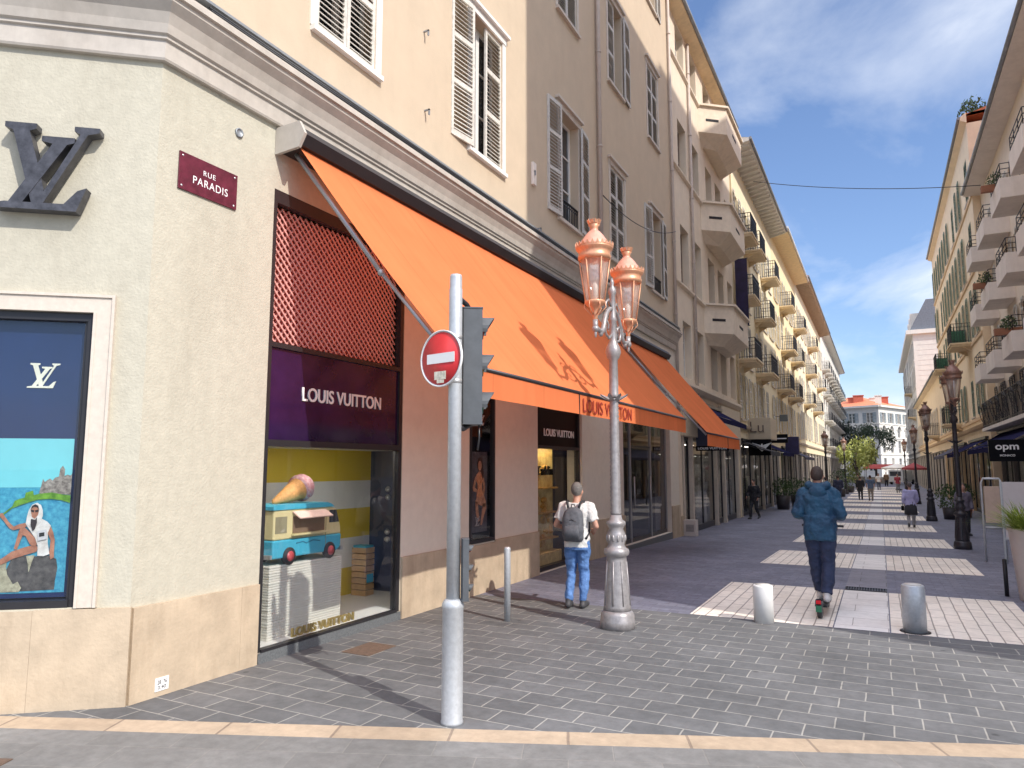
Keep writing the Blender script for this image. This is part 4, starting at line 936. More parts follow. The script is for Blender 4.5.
# ------------------------------------------------------------------ the other left-hand buildings
def street_building(name, label, F, x0, x1, z, wm, floors, bay, ev=(.7, SOFFIT, ZINC, False), bal=(), shut=None, wd=1.1, sur=None, ground=3.2, shop=True, pier=None, trim=None, skip=0, rm=None, base=-.6, balm=None, open_every=2, ns=14, roof=True, off=.0):
    t = thing(name, label, "building", F @ T((x0 + x1) / 2, 0, base + .2)); ops = []; ws = []
    n = max(1, int((x1 - x0) / bay)); p = (x1 - x0) / n
    for fi, (z0, z1) in enumerate(floors):
        for i in range(n):
            xx = x0 + p * (i + .5) + off; ops.append((xx - wd / 2, xx + wd / 2, z0, z1, .25)); ws.append((fi, i, xx, z0, z1))
    if shop: ops.append((x0 + .3, x1 - .3, base, ground, .5))
    build(wall(MB(), x0, x1, base, z, ops), "street_wall", wm, t, F); build(shell(MB(), x0, x1, base, z), "back_wall", wm, t, F)
    for fi, i, xx, z0, z1 in ws:
        k = None
        if shut: k = 'closed' if (fi * 3 + i * 5) % 7 in (1, 4) else 'open'
        window(t, F, xx, z0, z1, wd, k, sm=shut, ns=ns, surround=sur, setback=.18)
        for (bf, bi, bwid, netm) in bal:
            if bf == fi and bi == i: iron_balcony(t, F, xx, z0, bwid, .85, netting=netm, sm=balm)
    if trim:
        for (z0, z1) in floors: build(profile_run(MB(), [(0, z0 - .28), (-.06, z0 - .25), (-.06, z0 - .12), (0, z0 - .10)], x0, x1), "string_course", trim, t, F)
    if roof: eave(t, F, x0, x1, z, ev[0], ev[1], ev[2], ev[3], rm=rm)
    if shop:
        nb = max(2, int((x1 - x0) / 3.6)); shopfront(t, F, x0 + .35, x1 - .35, base, ground, [1] * nb, pier=pier or PIERP, interior=True)
        build(profile_run(MB(), [(0, ground + .5), (-.12, ground + .55), (-.18, ground + .68), (0, ground + .75)], x0 + .02, x1 - .02), "shop_cornice", trim or BTRIM, t, F)
    return t
C_ = street_building("apartment_building", "pale cream block with iron balconies under bracketed grey eaves, left side", FL, 33.32, 48, 17.0, CREAM2, [(4.2, 6.3), (6.9, 9.1), (9.9, 12.1), (12.9, 15.2)], 2.9,
    ev=(1.0, GREYW, ZINC, True), bal=[(1, 0, 2.2, None), (1, 2, 2.6, None), (2, 0, 2.0, None), (2, 2, 2.0, None), (3, 0, 1.9, None), (3, 1, 1.9, None), (3, 3, 1.9, None)], shut=SHUT, sur=None, trim=None, pier=PIERP, rm=SLATE)
pipe(C_, FL, 33.5, 3.6, 16.9, mat("cream_pipe", (.66, .55, .38), .6))
D_ = street_building("apartment_building", "ochre yellow block with broad orange soffit and iron balconies, left side", FL, 48.02, 63, 17.2, YELL, [(4.2, 6.3), (6.9, 9.1), (9.9, 12.1), (13.0, 15.2)], 2.9,
    ev=(1.05, SOFFIT, WHITEP, False), bal=[(1, 0, 2.6, None), (1, 2, 2.4, None), (2, 1, 2.4, None), (2, 3, 2.2, None), (3, 1, 2.2, None), (3, 4, 2.2, None)], shut=SHUT)
E_ = street_building("apartment_building", "cream block with dark brown eaves and tall shutters, left side", FL, 63.02, 92, 17.6, CREAM2, [(4.4, 6.6), (7.4, 9.6), (10.4, 12.6), (13.4, 15.6)], 3.2,
    ev=(1.1, DSOFF, ZINC, True), bal=[(1, 1, 2.4, None), (1, 4, 2.4, None), (2, 2, 2.4, None), (2, 6, 2.4, None), (3, 3, 2.4, None)], shut=GSHUT, ns=9)
F_ = street_building("apartment_building", "long bright white block with a balcony at every window, far left", FL, 92.02, 140, 18.5, WHITEW, [(4.4, 6.6), (7.5, 9.7), (10.6, 12.8), (13.7, 15.9)], 4.0,
    ev=(.8, WHITEW, ZINC, False), bal=[(f, i, 2.6, None) for f in range(4) for i in range(12)], shut=None, balm=WHITEW)

# ------------------------------------------------------------------ right-hand side
FR1, FR2 = FR(4.6), FR(4.3)
R0 = street_building("apartment_building", "tall ivory corner block opposite the boutique, out of frame on the right", FR(5.0), -21.4, -7.6, 23.7, RWALL, [(4.2, 6.4), (7.3, 9.5), (10.4, 12.6), (13.5, 15.7), (16.6, 18.8), (19.7, 21.9)], 2.8, ev=(.3, RWALL, ZINC, False), shut=SHUT, ns=8)
bk = thing("apartment_building", "tall plain block one street behind the right side", "building", T(12.5, 27, -.4))
build(MB().box(-2, 9, -12, 8, 0, 30.0).box(-1.8, 8.8, -11.8, 7.8, 30.0, 30.4), "walls", RWALL, bk)
# ivory block with rendered balconies
R1_ = thing("apartment_building", "ivory block with rows of rendered balconies and pipe rails, right side", "building", FR1 @ T(-29, 0, -.3))
ops = [(-36.3, -21.8, -.6, 3.0, .6)]; ws = []
for z in (5.6, 8.05, 10.45):
    for xx in (-23.2, -27.2, -31.2, -34.9): ws.append((xx, z + .02, z + 2.0)); ops.append((xx - .6, xx + .6, z + .02, z + 2.0, .25))
    for xx in (-25.1, -29.2, -33.2): ws.append((xx, z + .7, z + 2.0)); ops.append((xx - .45, xx + .45, z + .7, z + 2.0, .25))
for xx in (-24, -26.2, -28.4, -30.6, -32.8, -35.0): ws.append((xx, 3.75, 5.3)); ops.append((xx - .55, xx + .55, 3.75, 5.3, .25))
build(wall(MB(), -36.5, -21.45, -.6, 14.0, ops), "street_wall", RWALL, R1_, FR1); build(shell(MB(), -36.5, -21.45, -.6, 14.0), "back_wall", RWALL, R1_, FR1)
for xx, z0, z1 in ws:
    if z0 < 4: window(R1_, FR1, xx, z0, z1, 1.1, 'open', sm=mat("charcoal_shutter", (.05, .05, .06), .5), ns=16)
    else: window(R1_, FR1, xx, z0, z1, 1.2 if z1 - z0 > 1.5 else .9, 'open' if z1 - z0 < 1.5 else None, sm=GSHUT, ns=14, sill=False)
for z in (5.6, 8.05, 10.45):
    for i, y0 in enumerate((22.0, 26.0, 30.0, 33.9)): render_balcony(R1_, FR1, -y0 - (2.1 if i < 3 else 1.8), -y0, z, .80, .50, RCONC, IRON)
eave(R1_, FR1, -36.5, -21.45, 13.95, .62, RCONC, ZINC, rise=.15)
gl_ = MB().box(-36.3, -21.6, -.62, 0, 3.45, 3.58); gb = build(gl_, "long_balcony", RCONC, R1_, FR1)
rb = railing_mb([(-36.2, 0), (-36.2, -.58), (-21.7, -.58)], 3.59, 1.05, .17, .007)
build(rb, "railing", IRON, gb, FR1)
for i in range(9):
    b = MB(); x = -35.6 + i * 1.6
    for s in (-1, 1):
        pts = [(x + s * .04, -.60, 3.75), (x + s * .35, -.66, 3.95), (x + s * .45, -.72, 4.3), (x + s * .2, -.74, 4.5), (x + s * .08, -.66, 4.35)]
        b.tube(pts, .016, 5)
    b.box(x - .06, x + .06, -.62, -.58, 3.7, 3.9); build(b, "scroll_ironwork", IRON, gb, FR1)
shopfront(R1_, FR1, -36.2, -21.9, -.6, 3.0, [1] * 5, pier=mat("dark_shop_pier", (.10, .085, .08), .5, var=.2))
# apricot block with green shutters
NETG = mat("green_netting", (.06, .16, .09), .8, var=.4, scale=9)
R2_ = street_building("apartment_building", "apricot block with green shutters and netted balconies, right side", FR2, -61, -36.55, 17.4, PEACH2, [(4.4, 6.2), (8.0, 10.2), (11.0, 13.2), (14.2, 16.2)], 3.4,
    ev=(.25, PEACH2, ZINC, False), bal=[(1, 5, 2.2, NETG), (1, 2, 2.2, NETG), (0, 3, 2.2, None)], shut=GREENSH, sur=None, trim=mat("apricot_trim", (.72, .52, .32), .8, var=.1), pier=mat("apricot_pier", (.60, .42, .24), .7, var=.1))
build(MB().box(-44, -36.6, 2.0, 8, 17.4, 20.5), "attic_storey", CREAM2, R2_, FR2)
R3_ = street_building("apartment_building", "low apricot block with pale arched shopfronts, further along the right side", FR2, -98, -61.03, 8.8, PEACH2, [(4.4, 6.6)], 3.2, ev=(.35, PEACH2, ZINC, False), shut=SHUT, ns=9, bal=[(0, 9, 2.4, None)], trim=mat("apricot_trim", (.7, .5, .3)))
R4_ = street_building("apartment_building", "tall white block with blue slate mansard roof at the far right", FR(4.4), -138, -98.05, 18.0, WHITEW, [(4.6, 7.0), (8.2, 10.6), (11.8, 14.2), (15.0, 17.2)], 3.6, ev=(.9, WHITEW, ZINC, False), shut=GSHUT, ns=7, bal=[(1, 9, 2.6, None), (2, 7, 2.6, None)], roof=False, trim=WHITEW)
b = MB(); b.box(-138.3, -97.7, -.7, 10.2, 18.002, 18.5); build(b, "cornice", WHITEW, R4_, FR(4.4))
build(MB().prism([(-.3, 18.502), (1.6, 22.2), (8, 22.2), (10, 18.502)], -138, -98.1, 'x'), "mansard_roof", SLATE, R4_, FR(4.4))
for xx in (-100.5, -104, -108):
    build(MB().box(xx - .7, xx + .7, -.1, 1.6, 18.9, 20.9), "dormer", WHITEW, R4_, FR(4.4))
# string joints on its blank near side wall
b = MB()
for k in range(24): b.box(-98.05, -98.03, .4, 9.6, 3 + k * .62, 3.03 + k * .62)
build(b, "rusticated_side", GREYW, R4_, FR(4.4))

# building closing the street
fb_M = frame(.3, 150, -.38, .925)   # lit face runs back to the right; local x<0 is the face
FBL = frame(.3, 150, .93, -.37)     # shaded face: local x from -24 to 0
FBR = frame(.3, 150, .40, .9165)    # lit face: local x from 0 to 22
fb = thing("villa_block", "white four storey block with red tiled roof closing the street", "building", T(.3, 150, -.4))
def face(F, x0, x1):
    ops = []; 
    fl = [(1.2, 3.6), (4.6, 7.0), (7.6, 9.8), (10.3, 12.2)]
    n = int((x1 - x0) / 2.9); p = (x1 - x0) / n
    for z0, z1 in fl:
        for i in range(n): ops.append((x0 + p * (i + .5) - .6, x0 + p * (i + .5) + .6, z0, z1, .25))
    build(wall(MB(), x0, x1, -.6, 13.2, ops), "street_wall", WHITEW if F is FBR else GREYW, fb, F)  # shaded face gets a greyer copy of the white, shade in the colour
    for a, c, z0, z1 in [o[:4] for o in ops]: window(fb, F, (a + c) / 2, z0, z1, 1.2, 'open' if z0 > 10 else None, sm=mat("blue_grey_shutter", (.22, .28, .32), .6), ns=5, setback=.15)
    for z in (4.2, 7.3, 10.0): build(MB().box(x0, x1, -.14, 0, z, z + .22), "string_course", WHITEW, fb, F)
    build(MB().box(x0 - .3, x1 + .3, -.6, .2, 13.2, 13.55), "cornice", WHITEW, fb, F)
    b = MB()
    for i in range(n):
        xx = x0 + p * (i + .5); pts = [(xx + .9 * math.cos(math.pi * k / 10), -.08, 8.9 + .95 * math.sin(math.pi * k / 10)) for k in range(11)]; b.tube(pts, .11, 6)
    build(b, "arched_hoods", WHITEW, fb, F)
face(FBL, -20, 0); face(FBR, 0, 20)
c0_ = Vector((.3, 150, 13.56)); cl = FBL @ Vector((-20, 0, 13.56)); cr = FBR @ Vector((20, 0, 13.56)); bk_ = cl + (cr - c0_)
o_ = .7
ctr = (cl + cr) / 2 + Vector((0, 0, 2.6)); ra = c0_ * .65 + bk_ * .35 + Vector((0, 0, 2.6)); rb_ = c0_ * .35 + bk_ * .65 + Vector((0, 0, 2.6))
b = MB().add([c0_, cl, bk_, cr, ra, rb_], [(0, 4, 1), (1, 4, 5, 2), (2, 5, 3), (3, 5, 4, 0), (0, 1, 2, 3)]); build(b, "roof", TILE, fb, I())
for k, (u, v, m_, s_) in enumerate(((-6, 3, BRICKC, 1.5), (-1.5, 4, WHITEW, 1.1), (3, 5, BRICKC, 1.8), (-9, 4, WHITEW, 1.0), (7, 3.4, WHITEW, .9), (10, 3.2, BRICKC, 1.6), (-3.5, 6, WHITEW, .9))):
    Fm = FBL if u < 0 else FBR; q = Fm @ Vector((u, v, 0)); build(MB().box(q.x - s_ / 2, q.x + s_ / 2, q.y - .5, q.y + .5, 13.9, 15.4 + .2 * (k % 3)).box(q.x - s_ / 2 - .1, q.x + s_ / 2 + .1, q.y - .6, q.y + .6, 15.4 + .2 * (k % 3), 15.55 + .2 * (k % 3)), "chimney", m_, fb, I())
build(MB().quad(cl - Vector((0, 0, 14)), bk_ - Vector((0, 0, 14)), bk_, cl).quad(cr - Vector((0, 0, 14)), bk_ - Vector((0, 0, 14)), bk_, cr), "back_wall", GREYW, fb, I())

# ------------------------------------------------------------------ hanging signs and awnings along the shops
def blade_sign(label, M, w_, h_, text, tw, th, m=None, t_=.08, tm=None):
    s = thing("hanging_sign", label, "sign", M)
    build(MB().bbox(-w_ / 2, w_ / 2, -t_ / 2, t_ / 2, -h_ / 2, h_ / 2, .008), "board", m or BLACK, s)
    build(MB().tube([(-w_ / 2 - .25, 0, h_ / 4), (-w_ / 2, 0, h_ / 4)], .014, 6), "bracket", IRON, s)
    if text: put("lettering", text_mesh(text, tm or LETTERW, tw, th, .008, 1.05, bold=.015), s, M @ T(0, -t_ / 2 - .003, 0))
    return s
blade_sign("thin black projecting sign with white lettering past the second orange awning", T(-5.02, 24.6, 2.58), 1.1, .17, "LOUIS VUITTON", .95, .075)
bx = thing("sign_box", "dark blue box sign above the thin black projecting sign", "sign", T(-5.3, 25.0, 3.05))
build(MB().bbox(-.3, .3, -.25, .25, -.4, .4, .02), "box", mat("dark_navy_metal", (.03, .035, .07), .4, var=.2), bx)
build(MB().box(-.4, -.3, -.03, .03, .1, .16), "bracket", IRON, bx)
b = MB(); 
def shop_awning(label, F, x0, x1, z, out_, drop, m, val=.18):
    a = thing("awning", label, "awning", F @ T((x0 + x1) / 2, 0, z)); c = (x1 - x0) / 2
    vs = []; n = 10
    for i in range(n + 1):
        u = -c + 2 * c * i / n
        for j in range(5): t_ = j / 4; vs.append((u, -.02 - out_ * t_, -drop * t_ - .02 * math.sin(3.14 * t_)))
    build(MB().add(vs, [(i * 5 + j, i * 5 + j + 1, (i + 1) * 5 + j + 1, (i + 1) * 5 + j) for i in range(n) for j in range(4)], True), "canopy", m, a)
    build(MB().quad((-c, -.024 - out_, -drop - .01), (c, -.024 - out_, -drop - .01), (c, -.03 - out_, -drop - val), (-c, -.03 - out_, -drop - val)), "valance", m, a)
    build(MB().box(-c, c, -.14, 0, -.02, .10), "cassette", FRAMED, a)
    build(MB().tube([(-c + .05, -.05, -.12), (-c + .05, -out_ * .55, -drop * .7), (-c + .05, -out_, -drop)], .02, 6).tube([(c - .05, -.05, -.12), (c - .05, -out_ * .55, -drop * .7), (c - .05, -out_, -drop)], .02, 6), "folding_arm", FRAMED, a)
    return a
shop_awning("navy canvas awning under the greige block, just past the orange awnings", FL, 23.4, 29.2, 4.15, 1.0, .55, NAVY)
shop_awning("black shop canopy low on the left, near the winged emblem", FL, 33.6, 37.2, 3.15, 1.3, .5, mat("black_canvas", (.02, .02, .024), .8))
shop_awning("dark navy awning on the left behind the standing planters", FL, 38.2, 43.5, 3.3, 1.3, .6, NAVY)
shop_awning("slate blue awning halfway down the left side", FL, 49, 56, 3.2, 1.4, .6, mat("slate_canvas", (.05, .05, .09), .8))
em = thing("emblem_sign", "black fascia with a white winged bird emblem over a left hand shop", "sign", T(-5.0, 36.0, 2.92))
build(MB().bbox(-.62, .42, 0, .1, -.42, .36, .01), "board", BLACK, em)
wing = []
for s in (-1, 1):
    for k in range(5): wing.append([(s * .03, -.20 + .055 * k), (s * (.20 + .055 * k), -.06 + .055 * k), (s * (.22 + .06 * k), -.02 + .055 * k), (s * .03, -.155 + .055 * k)])
wing.append([(-.035, -.22), (.035, -.22), (.035, .14), (-.035, .14)])
build(flat(wing, -.002, .012), "winged_emblem", LETTERW, em)
ms = thing("fascia_sign", "sand coloured projecting fascia with two brown mounted letters", "sign", T(-5.16, 36.1, 3.80))
build(MB().bbox(-.55, .58, 0, 2.2, -.52, .52, .015), "board", mat("sand_fascia", (.60, .50, .36), .7, var=.06), ms)
put("letters", text_mesh("Lu", mat("brown_metal_letter", (.14, .10, .08), .5), .62, .52, .05, bold=-.01), ms, W[ms] @ T(-.05, -.03, .08))
bs_ = blade_sign("black double sided shop sign with a pale line, above the potted shrubs", T(-4.72, 40.2, 3.45), .92, .46, None, 0, 0)
build(MB().box(-.36, .40, -.046, -.040, -.02, .03), "pale_line", LETTERW, bs_)
blade_sign("dark violet box sign hanging behind the black sign with a pale line", T(-4.35, 43.2, 3.15), .70, 1.0, None, 0, 0, mat("violet_board", (.025, .018, .07), .5, var=.3), .5)
blade_sign("small grey hanging sign high on the ochre part of the left side", T(-4.95, 45, 4.85), .45, .40, None, 0, 0, mat("grey_sign", (.12, .13, .13), .5))
bn = thing("banner", "tall dark purple vertical banner at the end of the greige block", "banner", T(-5.05, 33.1, 9.9))
build(MB().box(-.42, .12, -.012, .012, -1.55, 1.55), "cloth", mat("violet_banner", (.022, .014, .055), .7, var=.5, scale=2.5), bn)
build(MB().tube([(-.58, 0, 1.57), (.16, 0, 1.57)], .02, 6).tube([(-.58, 0, -1.57), (.16, 0, -1.57)], .02, 6), "rods", IRON, bn)
blade_sign("black box sign with white lower case lettering by the navy awning, right side", T(3.25, 24.6, 2.42), .88, .62, None, 0, 0, BLACK, .12)
o_ = [o for o in bpy.data.objects if o.get("label", "").startswith("black box sign")][0]
put("lettering", text_mesh("opm", LETTERW, .56, .20, .008, bold=.02), o_, W[o_] @ T(0, -.064, .06)); put("lettering", text_mesh("MONACO", LETTERW, .36, .06, .008, bold=.015), o_, W[o_] @ T(0, -.064, -.14))
shop_awning("deep navy awning over the shop with the black box sign, right side", FR1, -29.0, -25.4, 3.35, 1.35, .75, NAVY)
shop_awning("navy awning next after the box sign's awning, right side", FR1, -36.2, -29.2, 3.35, 1.2, .7, NAVY)
shop_awning("dark awning on the apricot block, nearest to the ivory block", FR2, -44, -37.2, 3.2, 1.1, .6, NAVY)
shop_awning("dark awning on the apricot block, farther along the street", FR2, -54, -46, 3.2, 1.1, .6, mat("slate_canvas", (.05, .05, .09), .8))

# ------------------------------------------------------------------ street lamps
def lantern(par, M, cm, gm):
    b = MB(); b.lathe([(.0, -.02), (.03, -.02), (.035, .06), (.05, .10), (.045, .14), (.10, .19), (.135, .215), (.15, .235), (.15, .26), (.13, .265)], 12)
    for k in range(6):
        a = k * math.pi / 3 + .3; b.tube([(.135 * math.cos(a), .135 * math.sin(a), .25), (.22 * math.cos(a), .22 * math.sin(a), .80)], .011, 6)
        b.tube([(.14 * math.cos(a), .14 * math.sin(a), .25), (.155 * math.cos(a), .155 * math.sin(a), .18), (.05 * math.cos(a), .05 * math.sin(a), .08)], .009, 5)
    b.lathe([(.205, .79), (.235, .80), (.24, .84), (.225, .86), (.235, .91), (.265, .93), (.27, .955), (.25, .96), (.24, .95)], 24)
    for k in range(24):
        a = k * math.pi / 12; b.prism([(-.03, 0), (.03, 0), (.016, .045), (-.016, .045)], -.004, .004) if False else None
        Mx = RZ(a) @ T(.268, 0, .955) @ RZ(R(90)) ; b.add([Mx @ Vector(p) for p in ((-.03, -.004, 0), (.03, -.004, 0), (0, -.012, .055), (-.03, .004, 0), (.03, .004, 0), (0, -.004, .055))], [(0, 1, 2), (3, 5, 4), (0, 3, 4, 1), (1, 4, 5, 2), (2, 5, 3, 0)])
    lan = build(b, "lantern", cm, par, M)
    r = MB().lathe([(.24, .955), (.235, .985), (.19, 1.04), (.13, 1.12), (.08, 1.17), (.055, 1.185), (.06, 1.20)], 24)
    build(r, "lantern_roof", mat("copper_roof_" + cm.name, tuple(min(1, x * 1.05) for x in (.68, .33, .24)) if cm is COPPER else (.28, .16, .13), .45, metal=.25, var=.2, scale=10), lan, M)  # roof copper also has a darker copy for the shaded lamps
    f = MB().lathe([(.05, 1.19), (.065, 1.205), (.055, 1.225), (.085, 1.255), (.07, 1.26), (.075, 1.285)], 16)
    for k in range(8):
        a = k * math.pi / 4; Mx = RZ(a) @ T(.075, 0, 1.27) @ RZ(R(90)); f.add([Mx @ Vector(p) for p in ((-.025, -.005, 0), (.025, -.005, 0), (.028, -.03, .055), (0, -.024, .035), (-.028, -.03, .055), (-.025, .005, 0), (.025, .005, 0), (.028, -.02, .055), (0, -.014, .035), (-.028, -.02, .055))], [(0, 1, 2, 3, 4), (5, 9, 8, 7, 6), (0, 5, 6, 1), (1, 6, 7, 2), (2, 7, 8, 3), (3, 8, 9, 4), (4, 9, 5, 0)])
    build(f, "lantern_crown", cm, lan, M)
    build(MB().lathe([(.125, .262), (.20, .795)], 6, rot=.3 + 0), "lantern_glass", gm, lan, M)
    build(MB().lathe([(.02, .26), (.045, .30), (.05, .45), (.02, .50)], 10), "bulb", mat("frosted_bulb", (.8, .74, .66), .4), lan, M)
    return lan
def street_lamp(label, M, pm, cm, base_only=False):
    L = thing("street_lamp", label, "street lamp", M, "double lantern street lamps")
    p = MB().lathe([(.212, 0), (.212, .10), (.204, .115), (.204, .165), (.19, .19), (.172, .215)], 24)
    build(p, "foot", pm, L)
    p = MB().lathe([(.172, .216), (.165, .26), (.122, .82), (.120, .86), (.15, .875), (.158, .91), (.15, .945), (.115, .965), (.10, 1.0), (.118, 1.07), (.112, 1.14), (.085, 1.19), (.105, 1.225), (.122, 1.25), (.115, 1.28), (.08, 1.30), (.068, 1.36)], 24)
    for k in range(8):
        a = k * math.pi / 4; p.tube([((.163) * math.cos(a), .163 * math.sin(a), .28), (.126 * math.cos(a), .126 * math.sin(a), .80)], .010, 5)
    for k in range(12):
        a = k * math.pi / 6; p.ball((.112 * math.cos(a), .112 * math.sin(a), 1.08), (.018, .018, .045), 6, 4)
    build(p, "pedestal", pm, L)
    s_ = MB(); prof = []; z = 1.361; i = 0
    while z < 2.82: prof.append((.066 - .012 * (z - 1.36) / 1.46 + (.0045 if i % 2 else -.002), z)); z += .026; i += 1
    s_.lathe(prof, 14); s_.lathe([(.052, 2.82), (.07, 2.83), (.06, 2.86), (.055, 3.30), (.078, 3.33), (.10, 3.40), (.085, 3.47), (.06, 3.52), (.05, 3.56), (.048, 3.8), (.06, 3.82), (.045, 3.86), (.04, 4.15), (.055, 4.18), (.05, 4.22), (.02, 4.28), (.03, 4.31), (.01, 4.37)], 14)
    sh_ = build(s_, "shaft", pm, L)
    f = MB()
    for k in range(8):
        Mx = RZ(k * math.pi / 4) @ T(.06, 0, 2.84); f.add([Mx @ Vector(q) for q in ((0, -.03, -.06), (0, .03, -.06), (.11, .025, .0), (.13, -.0, .025), (.11, -.025, .0), (0, 0, -.02))], [(0, 4, 3, 2, 1), (0, 5, 4), (4, 5, 3), (3, 5, 2), (2, 5, 1)])
    build(f, "leaf_collar", pm, sh_)
    for s in (-1, 1):
        a = MB(); pts = []
        for t_ in range(15):
            u = t_ / 14; y = s * (.05 + .58 * u); z = 3.96 - .37 * math.sin(min(1.0, u * 1.25) * math.pi / 2) ** 1.6 + .03 * max(0, u - .8) / .2; y += s * .05 * math.sin(u * math.pi * 2)
            pts.append((0, y, z))
        a.tube(pts, [.034 - .008 * abs(.5 - t_ / 14) for t_ in range(15)], 8)
        a.tube([(0, s * .05, 3.62), (0, s * .16, 3.56), (0, s * .27, 3.60), (0, s * .30, 3.70), (0, s * .24, 3.77), (0, s * .17, 3.73), (0, s * .19, 3.67)], .018, 7)
        a.tube([(0, s * .05, 3.98), (0, s * .15, 4.06), (0, s * .25, 4.0), (0, s * .24, 3.92)], .015, 7)
        a.tube([(0, s * .63, 3.57), (0, s * .63, 3.71)], .034, 8); a.ball((0, s * .63, 3.60), (.045, .045, .045), 10, 6); a.ball((0, s * .46, 3.57), (.035, .045, .04), 8, 6); a.ball((0, s * .63, 3.54), (.02, .02, .05), 8, 5)
        build(a, "bracket_arm", pm, L)
        lantern(L, W[L] @ T(0, s * .63, 3.69) @ Matrix.Diagonal((.84, .84, .95, 1)), cm, LGLASS)
    return L
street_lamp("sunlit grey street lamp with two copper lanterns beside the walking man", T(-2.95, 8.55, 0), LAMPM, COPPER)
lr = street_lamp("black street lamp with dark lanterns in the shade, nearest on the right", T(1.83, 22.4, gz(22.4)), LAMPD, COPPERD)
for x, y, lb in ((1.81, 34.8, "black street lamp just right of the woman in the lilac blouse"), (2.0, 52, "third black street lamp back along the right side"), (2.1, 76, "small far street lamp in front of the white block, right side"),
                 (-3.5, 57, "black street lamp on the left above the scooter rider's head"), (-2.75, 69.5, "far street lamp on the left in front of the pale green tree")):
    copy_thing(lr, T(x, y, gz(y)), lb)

# ------------------------------------------------------------------ no-entry pole, sign, signal heads, bollards
PX_, PY_ = -3.02, 4.86
pole = thing("signal_pole", "round galvanised pole with a thicker lower sleeve, at the kerb", "pole", T(PX_, PY_, 0))
build(MB().lathe([(.086, 0), (.086, .02), (.082, .03), (.082, .86), (.086, .865), (.086, .885), (.078, .91), (.056, .93)], 24), "sleeve", STEEL, pole)
build(MB().lathe([(.054, .925), (.054, 3.40), (.050, 3.41), (.050, 3.50), (.046, 3.52), (.0, 3.525)], 20), "tube", STEEL, pole)
build(MB().lathe([(.056, 2.98), (.056, 3.02)], 16).lathe([(.056, 2.62), (.056, 2.66)], 16), "clamp", ALU, pole)
RED = mat("sign_red", (.55, .025, .03), .4, var=.12, scale=6, stain=.2)
ns_ = math.hypot(.21, .98); Fs = frame(-3.10, PY_ - .075, .98 / ns_, -.21 / ns_)
sg = thing("no_entry_sign", "round red no entry sign with a white bar on the steel pole", "road sign", Fs @ T(0, 0, 2.82))
RX = Matrix.Rotation(R(90), 4, 'X')
build(MB().lathe([(.0, -.006), (.228, -.006), (.232, .0), (.232, .018), (.222, .018), (.222, .012), (.0, .012)], 40, RX), "disc", mat("sign_white_rim", (.72, .72, .72), .4, var=.05), sg)
build(MB().lathe([(.0, .0125), (.214, .0125), (.214, .0145), (.0, .0145)], 40, RX), "red_face", RED, sg)
build(MB().box(-.155, .155, -.0175, -.0150, -.038, .042), "white_bar", LETTERW, sg)
build(MB().box(-.07, .06, -.0165, -.0148, -.172, -.105).box(-.04, .04, -.0166, -.0150, -.20, -.174), "sticker", mat("paper_sticker", (.66, .62, .50), .7, var=.35, scale=30), sg)
build(MB().box(-.03, .03, .007, .05, -.05, -.01).box(-.03, .03, .007, .05, .03, .07), "bracket", ALU, sg)
TLM = mat("dark_signal_housing", (.085, .092, .10), .5, var=.15, scale=10, stain=.3)
def signal_head(name, label, M, w_, d_, h_, nv, r, cat="traffic light"):
    t = thing(name, label, cat, M)
    pl = [(-w_ / 2, -d_ / 2), (w_ / 2, -d_ / 2), (w_ / 2, d_ * .28), (w_ * .30, d_ / 2), (-w_ * .30, d_ / 2), (-w_ / 2, d_ * .28)]
    build(MB().prism(pl, .0, h_, 'z').prism([(x * 1.04, y * 1.04) for x, y in pl], h_ + .0005, h_ + .012, 'z').prism([(x * 1.04, y * 1.04) for x, y in pl], -.014, -.0005, 'z'), "housing", TLM, t)
    for k in range(nv):
        z = h_ * (k + .52) / nv; vs = []; n = 14; L = r * .95
        for i in range(n + 1):
            a = math.pi * (-.12 + 1.24 * i / n); k2 = max(0.0, math.sin(a))
            vs += [(r * math.cos(a), -d_ / 2 - .002, z + r * math.sin(a)), (r * math.cos(a), -d_ / 2 - .012 - L * (.35 + .65 * k2), z + r * math.sin(a)), (r * .93 * math.cos(a), -d_ / 2 - .012 - L * (.35 + .65 * k2), z + r * .93 * math.sin(a)), (r * .93 * math.cos(a), -d_ / 2 - .002, z + r * .93 * math.sin(a))]
        fs = [(4 * i + j, 4 * i + 4 + j, 4 * i + 4 + (j + 1) % 4, 4 * i + (j + 1) % 4) for i in range(n) for j in range(4)] + [(0, 1, 2, 3), (4 * n, 4 * n + 3, 4 * n + 2, 4 * n + 1)]
        vz = build(MB().add(vs, fs), "visor", TLM, t)
        build(MB().lathe([(.0, 0), (r * .9, 0), (r * .85, .012), (0, .02)], 18, T(0, -d_ / 2 - .001, z) @ RX), "lens", mat(("lens_green", "lens_amber", "lens_red")[k], ((.02, .10, .06), (.20, .10, .01), (.18, .015, .01))[k], .2), vz)
    return t
Mt = frame(-3.023, 5.095, -.54, .84) @ T(0, 0, 2.31)
tl = signal_head("traffic_light", "large dark grey traffic light seen from behind on the steel pole", Mt, .26, .20, .95, 3, .10)
build(MB().box(-.06, .07, .1012, .1032, .06, .27).prism([(.02, .02), (.07, .08), (.06, .12), (.0, .06)], .1012, .1022), "torn_sticker", mat("torn_sticker", (.36, .37, .37), .7, var=.3, scale=22), tl)
build(MB().tube([(0, .0, .955), (-.04, .03, 1.0), (-.12, .09, 1.03), (-.2, .13, 1.03)], .022, 8), "bracket", FRAMED, tl)
build(MB().tube([(0, .0, -.01), (-.08, .05, -.045), (-.2, .13, -.045)], .025, 8), "bracket", FRAMED, tl)
